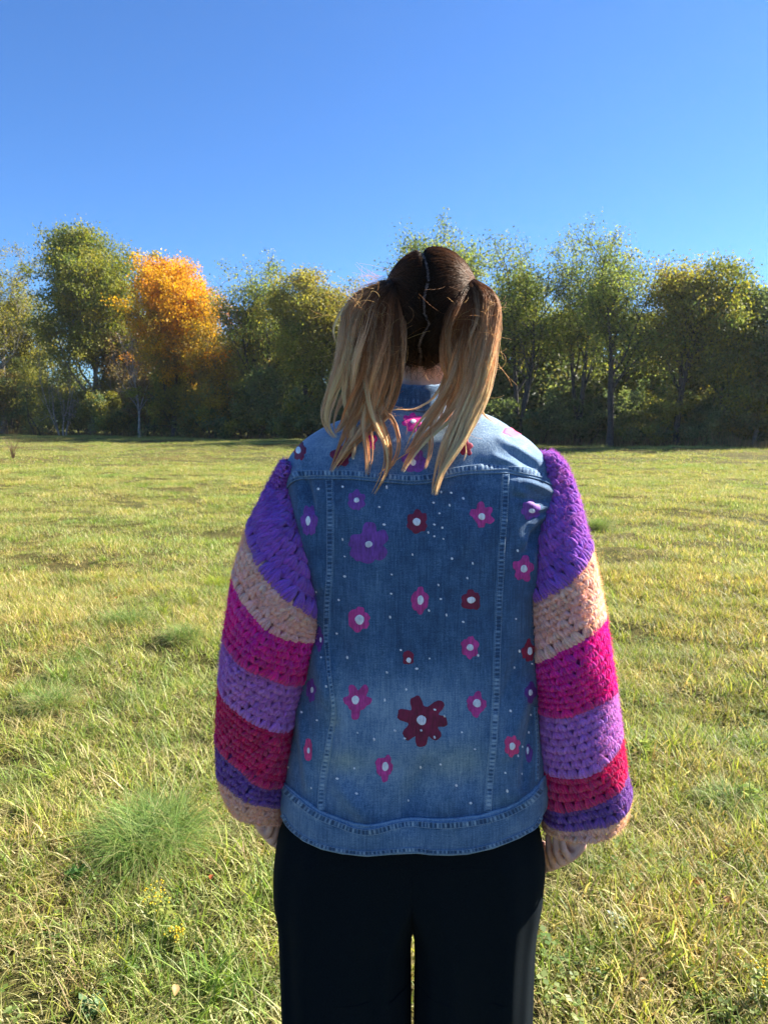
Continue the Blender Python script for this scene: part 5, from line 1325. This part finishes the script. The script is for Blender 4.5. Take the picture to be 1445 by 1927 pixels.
def pigtail(guides, tied, side, label):
    tie_p = HC + tied * HRs * 1.03
    P_, R_, C_ = [], [], []; n_ = 26
    for pts_g, wgt, rpx, tone in guides:
        pts_g = [(x_ - (13 if side > 0 else 0) * min(1, k_ / 2), y_ + (3 if k_ else 0)) for k_, (x_, y_) in enumerate(pts_g)]
        g = spline(np.array(pts_g, float), n_)
        s = np.linspace(0, 1, n_)
        gw = []
        for i, (x_, y_) in enumerate(g):
            Yt = 1.262 - 0.03 * math.sin(min(1, s[i] * 1.6) * np.pi / 2)
            dkeep = 0.010 + 0.018 * math.sin(s[i] * np.pi)
            h_ = hit(x_, y_, 0)
            if h_: Yt = min(Yt, h_[0].y - dkeep)
            if y_ < 700:                  # stay outside the head
                d = head_hit(x_, y_); pH = HC + d * HRs * 1.10
                inside = abs(x_ - 810) < 88
                if inside: Yt = min(Yt, pH[1] - 0.006 * min(1, i / 4))
            gw.append(W3(x_, y_, Yt))
        gw = np.array(gw); gw[:, 1] = np.convolve(np.r_[[gw[0, 1]] * 2, gw[:, 1], [gw[-1, 1]] * 2], np.ones(5) / 5, 'valid')
        gw[0] = tie_p; gw[1] = gw[1] * .6 + tie_p * .4
        m_ = int(620 * wgt)
        if m_ < 12: m_ = 12
        # sub-locks
        nl = max(2, int(7 * wgt) + 2); lk = rh.randint(0, nl, m_)
        lo = rh.normal(0, .8, (nl, 3)); lw = rh.normal(0, .5, (nl, 3)); lph = rh.uniform(0, 6.28, nl)
        rw = rpx * 0.86 / F_PX
        prof = np.interp(s, [0, .06, .25, .6, .9, 1], [.35, .6, 1.05, .95, .55, .32])
        off = lo[lk][:, None] * np.array([1, .7, .25]) + (lw[lk][:, None]) * (s[None, :, None] ** 2) * .7
        ind = rh.normal(0, .36, (m_, 1, 3)) * np.interp(s, [0, .3, .6, .85, 1], [1, .95, .6, .35, .2])[None, :, None]
        wav = 0.85 * np.stack([np.sin(s[None] * 9 + lph[lk][:, None]), np.cos(s[None] * 7 + lph[lk][:, None]), 0 * s[None] + 0 * lph[lk][:, None]], -1)
        pa = gw[None] + (off + ind + wav * s[None, :, None]) * rw * prof[None, :, None] + rh.normal(0, .0004, (m_, n_, 3))
        pa[..., 1] = np.minimum(pa[..., 1], gw[None, :, 1] + 0.5 * rw)
        # uneven ends
        cut = np.where(rh.rand(m_) < .7, rh.uniform(.82, 1.0, m_), rh.uniform(.55, 1, m_)); sq = s[None] * cut[:, None] * (n_ - 1); i0 = np.minimum(sq.astype(int), n_ - 2); fr = (sq - i0)[..., None]
        ar = np.arange(m_)[:, None]; pa = pa[ar, i0] * (1 - fr) + pa[ar, i0 + 1] * fr
        P_.append(pa); R_.append(np.full((m_, n_), .00026) * np.interp(s, [0, .8, 1], [1, .9, .25])[None] * rh.uniform(.8, 1.2, (m_, 1)))
        ss = np.clip(s[None, :, None] * cut[:, None, None], 0, 1)
        ton = np.clip(tone + rh.normal(0, .14, (m_, 1, 1)) + rh.normal(0, .26, nl)[lk][:, None, None], 0, 1)
        mixs = np.clip((ss - (.40 - .36 * ton)) / .40, 0, 1)
        endc = HONEY * (1 - ton) + BLOND * ton
        c_ = (ROOT * 1.6 + (BROWN - ROOT * 1.6) * np.clip(ss / .18, 0, 1)) * (1 - mixs) + endc * mixs
        C_.append(c_ * rh.uniform(.75, 1.2, (m_, 1, 1)) * rh.uniform(.65, 1.2, nl)[lk][:, None, None])
    # stray hairs
    for q in range(110):
        pts_g, wgt, rpx, tone = guides[rh.randint(0, len(guides))]
        g = spline(np.array(pts_g, float), n_); s = np.linspace(0, 1, n_)
        i0 = rh.randint(5, n_ - 8); L_ = rh.uniform(15, 60); a = rh.uniform(0, 2 * np.pi); cv = rh.normal(0, 1.6)
        aa_ = a + cv * s; dx = np.cumsum(np.cos(aa_)) / n_ * L_; dy = np.cumsum(np.sin(aa_)) / n_ * L_ + 6 * s ** 2
        bx, by = g[i0] + rh.normal(0, rpx * .6, 2)
        Yb = 1.235 - .01 * rh.rand(); h_ = hit(bx, by, 0)
        if h_: Yb = min(Yb, h_[0].y - .02)
        pa = np.array([W3(bx + dx[i], by + dy[i], Yb - .008 * math.sin(s[i] * 3)) for i in range(n_)])
        P_.append(pa[None]); R_.append(np.full((1, n_), .00012)); C_.append(np.broadcast_to(HONEY * rh.uniform(.7, 1.4), (1, n_, 3)))
    return hair_curves('pigtail', np.concatenate(P_), np.concatenate(R_), np.clip(np.concatenate(C_), 0, .95), person, label), tie_p
_, tpL = pigtail(LG, tieL, -1, 'left pigtail fading from brown to pale blonde')
_, tpR = pigtail(RG, tieR, 1, 'right pigtail, golden where the sun shines through')
# hair ties
m, t, b = mat('hair_elastic'); b.inputs['Base Color'].default_value = (.02, .014, .012, 1); b.inputs['Roughness'].default_value = .8
for tp, td in ((tpL, tieL), (tpR, tieR)):
    a = np.cross(td, [0, 0, 1]); a /= np.linalg.norm(a); b_ = np.cross(td, a)
    q = np.linspace(0, 2 * np.pi, 40); path = tp + 0.0105 * (np.cos(q)[:, None] * a + np.sin(q)[:, None] * b_) - td * .002
    V, F = tube(path, .0032 + .0004 * np.sin(q * 12), 8); part('hair_tie', mesh_np('hair_tie', V, F), m)
# flyaways round the head
P_, R_, C_ = [], [], []
for q in range(60):
    d = rh.normal(0, 1, 3); d[1] = -abs(d[1]) * (0.9 if q % 3 else .2); d[2] = d[2] * .7 + .15; d /= np.linalg.norm(d)
    n_ = 12; s = np.linspace(0, 1, n_); p = HC + d * HRs * 1.02
    t_ = np.cross(d, rh.normal(0, 1, 3)); t_ /= np.linalg.norm(t_); L_ = rh.uniform(.012, .035); cv = rh.normal(0, 1, 3) * 1.0
    pa = p + (t_[None] * s[:, None] + cv[None] * s[:, None] ** 2 * .6 + d[None] * (rh.uniform(.15, .6) * s[:, None])) * L_
    P_.append(pa[None]); R_.append(np.full((1, n_), .00006)); C_.append(np.broadcast_to((BROWN * .6 + HONEY * .3) * rh.uniform(.4, 1.6), (1, n_, 3)))
for q in range(46):                       # wisps blown out beside the left tie
    n_ = 12; s = np.linspace(0, 1, n_); x0_, y0_ = 728 + rh.normal(0, 6), 528 + rh.normal(0, 9); L_ = rh.uniform(20, 75); a = rh.uniform(2.7, 3.7); cv = rh.normal(0, .7)
    aa_ = a + cv * s; pa = np.array([W3(x0_ + L_ * s[i] * math.cos(aa_[i]), y0_ + L_ * s[i] * math.sin(aa_[i]) * .8, 1.275) for i in range(n_)])
    P_.append(pa[None]); R_.append(np.full((1, n_), .00010)); C_.append(np.broadcast_to(HONEY * rh.uniform(.5, 1.2), (1, n_, 3)))
for q in range(420):
    n_ = 12; s = np.linspace(0, 1, n_); x0_ = rh.uniform(748, 842); y0_ = 676 + rh.normal(0, 9); L_ = rh.uniform(8, 30); sg_ = -1 if x0_ < 790 else 1
    d_ = head_hit(x0_, y0_ - 6); pY = (HC + d_ * HRs * 1.01)[1]
    aa_ = 1.57 - sg_ * rh.uniform(-.2, .9) + rh.normal(0, .5) * s; pa = np.array([W3(x0_ + L_ * s[i] * math.cos(aa_[i]), y0_ + L_ * s[i] * math.sin(aa_[i]), pY - .002 + .012 * s[i]) for i in range(n_)])
    P_.append(pa[None]); R_.append(np.full((1, n_), .00016)); C_.append(np.broadcast_to((ROOT * 2 + BROWN * .3) * rh.uniform(.4, 1.2), (1, n_, 3)))
hair_curves('flyaway_hair', np.concatenate(P_), np.concatenate(R_), np.concatenate(C_), scalp)['kind'] = 'stuff'

# ================================================================== small things in the meadow
def leafy(rng, n, spread, h, size, cols, stem=(0.16, 0.2, 0.05)):
    mb_ = MB()
    for q in range(n):
        a = rng.uniform(0, 6.28); r_ = spread * math.sqrt(rng.rand()); top = np.array([r_ * math.cos(a), r_ * math.sin(a), h * rng.uniform(.4, 1)])
        base = top * [0.25, 0.25, 0]; V, F = tube(np.linspace(base, top, 4) + np.array([0, 0, 0]), .0012, 4); mb_.add(V, F, stem)
        for l_ in range(7):
            b_ = rng.uniform(0, 6.28); f = rng.uniform(.2, 1); c0 = base + (top - base) * f
            d = np.array([math.cos(b_), math.sin(b_), rng.uniform(-.1, .7)]); sd = np.array([-math.sin(b_), math.cos(b_), 0]); L_ = size * rng.uniform(.6, 1.3)
            V = np.array([c0, c0 + d * L_ * .55 + sd * L_ * .3, c0 + d * L_, c0 + d * L_ * .55 - sd * L_ * .3]); mb_.add(V, [[0, 1, 2, 3]], np.array(cols[rng.randint(0, len(cols))]) * rng.uniform(.8, 1.2))
    return mb_
def at_field(px, py):
    g = G(px, py); return (g.x, g.y, float(gz(g.x, g.y)))
rt = np.random.RandomState(77)
# tussocks
FINE = [(0.15, 0.26, 0.05), (0.21, 0.32, 0.07), (0.09, 0.18, 0.035), (0.30, 0.37, 0.11), (0.12, 0.24, 0.06)]
for px, py, sc, dry, lab in [(285, 1598, 1.22, 0, 'large fine leaved green tussock left of the person, lower part of the picture'), (345, 1228, .78, .45, 'small green tussock beside the left sleeve'),
                             (232, 1196, .95, .3, 'grey green tussock in the middle of the left meadow'), (95, 1345, .8, .75, 'straw coloured tussock near the left edge'),
                             (1120, 1008, 1.3, .3, 'dark low tussock right beside the upper right sleeve'), (405, 1105, .8, .2, 'bright yellow green tuft touching the left sleeve'), (1370, 1510, .6, .4, 'shaded tuft near the right edge')]:
    mb_ = MB(); nb = 2300 if sc >= 1 else 900
    V, F, cl = blades(rt, nb, 0.10 * sc, .14 * sc, .30 * sc, .0009 if sc >= 1 else .0012, .25, FINE, .42, 6)
    mb_.add(V, F, cl * (np.array([1, 1, 1]) if 'bright' not in lab else np.array([1.7, 1.4, .6])))
    V, F, cl = blades(rt, int(nb * (.14 + .9 * dry)), 0.11 * sc, .12 * sc, .30 * sc, .0011, .6, STRAW, .35, 5); mb_.add(V, F, cl)
    o = link('grass_tussock', mb_.mesh('grass_tussock', False), M_PLANT, label=lab, cat='tussock', group='tussocks in the meadow'); o.location = at_field(px, py)
for px, py, lab in [(300, 1745, 'yellow flowering weed below the large tussock'), (1432, 1905, 'yellow flowering weed in the bottom right corner'), (335, 1790, 'small yellow flowering weed just below the other yellow one on the left')]:
    root = empty('yellow_wildflower', at_field(px, py), lab, 'wildflower', 'yellow wildflowers')
    s_ = .6 if 'small' in lab else 1
    link('stem', leafy(rt, 9, .035 * s_, .10 * s_, .022, [(0.22, 0.28, 0.06), (0.3, 0.33, 0.08)]).mesh('stem', False), M_PLANT, root)
    mb_ = MB()
    for q in range(38):
        c0 = np.array([rt.normal(0, .022), rt.normal(0, .022), rt.uniform(.075, .12)]) * s_; V, F = ico_ell(c0, [.0028, .0028, .002], 6, 4); mb_.add(V, F, np.array([0.72, 0.56, 0.04]) * rt.uniform(.8, 1.2))
    link('blossom', mb_.mesh('blossom'), M_PLANT, root)
for px, py, s_, cols, lab in [(140, 1668, .6, [(0.07, 0.16, 0.03), (0.1, 0.2, 0.04)], 'dark green broad leaved weed at lower left'), (1408, 1508, .9, [(0.3, 0.36, 0.06), (0.2, 0.3, 0.05)], 'pale green leafy weed near the right edge'),
                              (1163, 1748, .5, [(0.5, 0.6, 0.5), (0.3, 0.42, 0.3)], 'tiny silvery leaved weed right of the trousers'), (1210, 1420, 1.0, [(0.35, 0.42, 0.08), (0.25, 0.33, 0.05)], 'light green leafy weed right of the right sleeve'), (180, 1905, .55, [(0.15, 0.25, 0.1), (0.2, 0.3, 0.14)], 'grey green leafy weed at the bottom left')]:
    root = empty('leafy_weed', at_field(px, py), lab, 'weed', 'leafy weeds')
    link('leaves', leafy(rt, 14, .05 * s_, .07 * s_, .032 * s_, cols).mesh('leaves', False), M_PLANT, root)
root = empty('dry_weed', at_field(26, 872), 'tall brown leafless weed at the left edge of the field', 'weed')
mb_ = MB()
for q in range(22):
    a = rt.uniform(0, 6.28); top = np.array([.42 * math.cos(a) * rt.rand(), .42 * math.sin(a) * rt.rand(), rt.uniform(.4, .95)]) * .9; V, F = tube(np.array([[0, 0, -.05], top * [.3, .3, .5], top]), [.008, .006, .003], 4); mb_.add(V, F, (0.22, 0.13, 0.08))
link('stalk', mb_.mesh('stalk'), M_PLANT, root)
for px, py, s_, c_, lab in [(254, 1628, .030, (0.62, 0.33, 0.2), 'curled pinkish dry leaf in front of the large tussock'), (400, 1682, .022, (0.4, 0.12, 0.04), 'reddish leaf left of the trousers'), (1311, 1690, .030, (0.36, 0.17, 0.05), 'brown pointed leaf standing in the right meadow'),
                            (1366, 1727, .026, (0.4, 0.2, 0.07), 'brown curled leaf near the right edge'), (330, 1895, .026, (0.5, 0.33, 0.15), 'tan leaf at the bottom left'), (1210, 1880, .024, (0.6, 0.4, 0.2), 'pale tan leaf at the bottom right'), (222, 1156, .03, (0.5, 0.2, 0.06), 'orange leaf in the middle of the left meadow')]:
    n_ = 9; u_ = np.linspace(0, 1, n_)[:, None]; v_ = np.linspace(-1, 1, 5)[None]; wdt = np.sin(np.pi * np.clip(u_ * .96 + .02, 0, 1)) ** .8 * .38
    V = np.stack([(u_ - .5) + 0 * v_, v_ * wdt, .22 * np.sin(u_ * 2.6) + .35 * wdt * v_ ** 2 + .03 * np.sin(u_ * 14 + v_ * 3)], -1).reshape(-1, 3) * s_
    o = link('fallen_leaf', mesh_np('fallen_leaf', V, grid_faces(n_, 5), np.array(c_)), M_PLANT, label=lab, cat='leaf', group='fallen leaves')
    lx, ly, lz = at_field(px, py); o.location = (lx, ly, lz + .045); o.rotation_euler = (rt.uniform(-.5, .5), rt.uniform(-.4, .4), rt.uniform(0, 6.28))
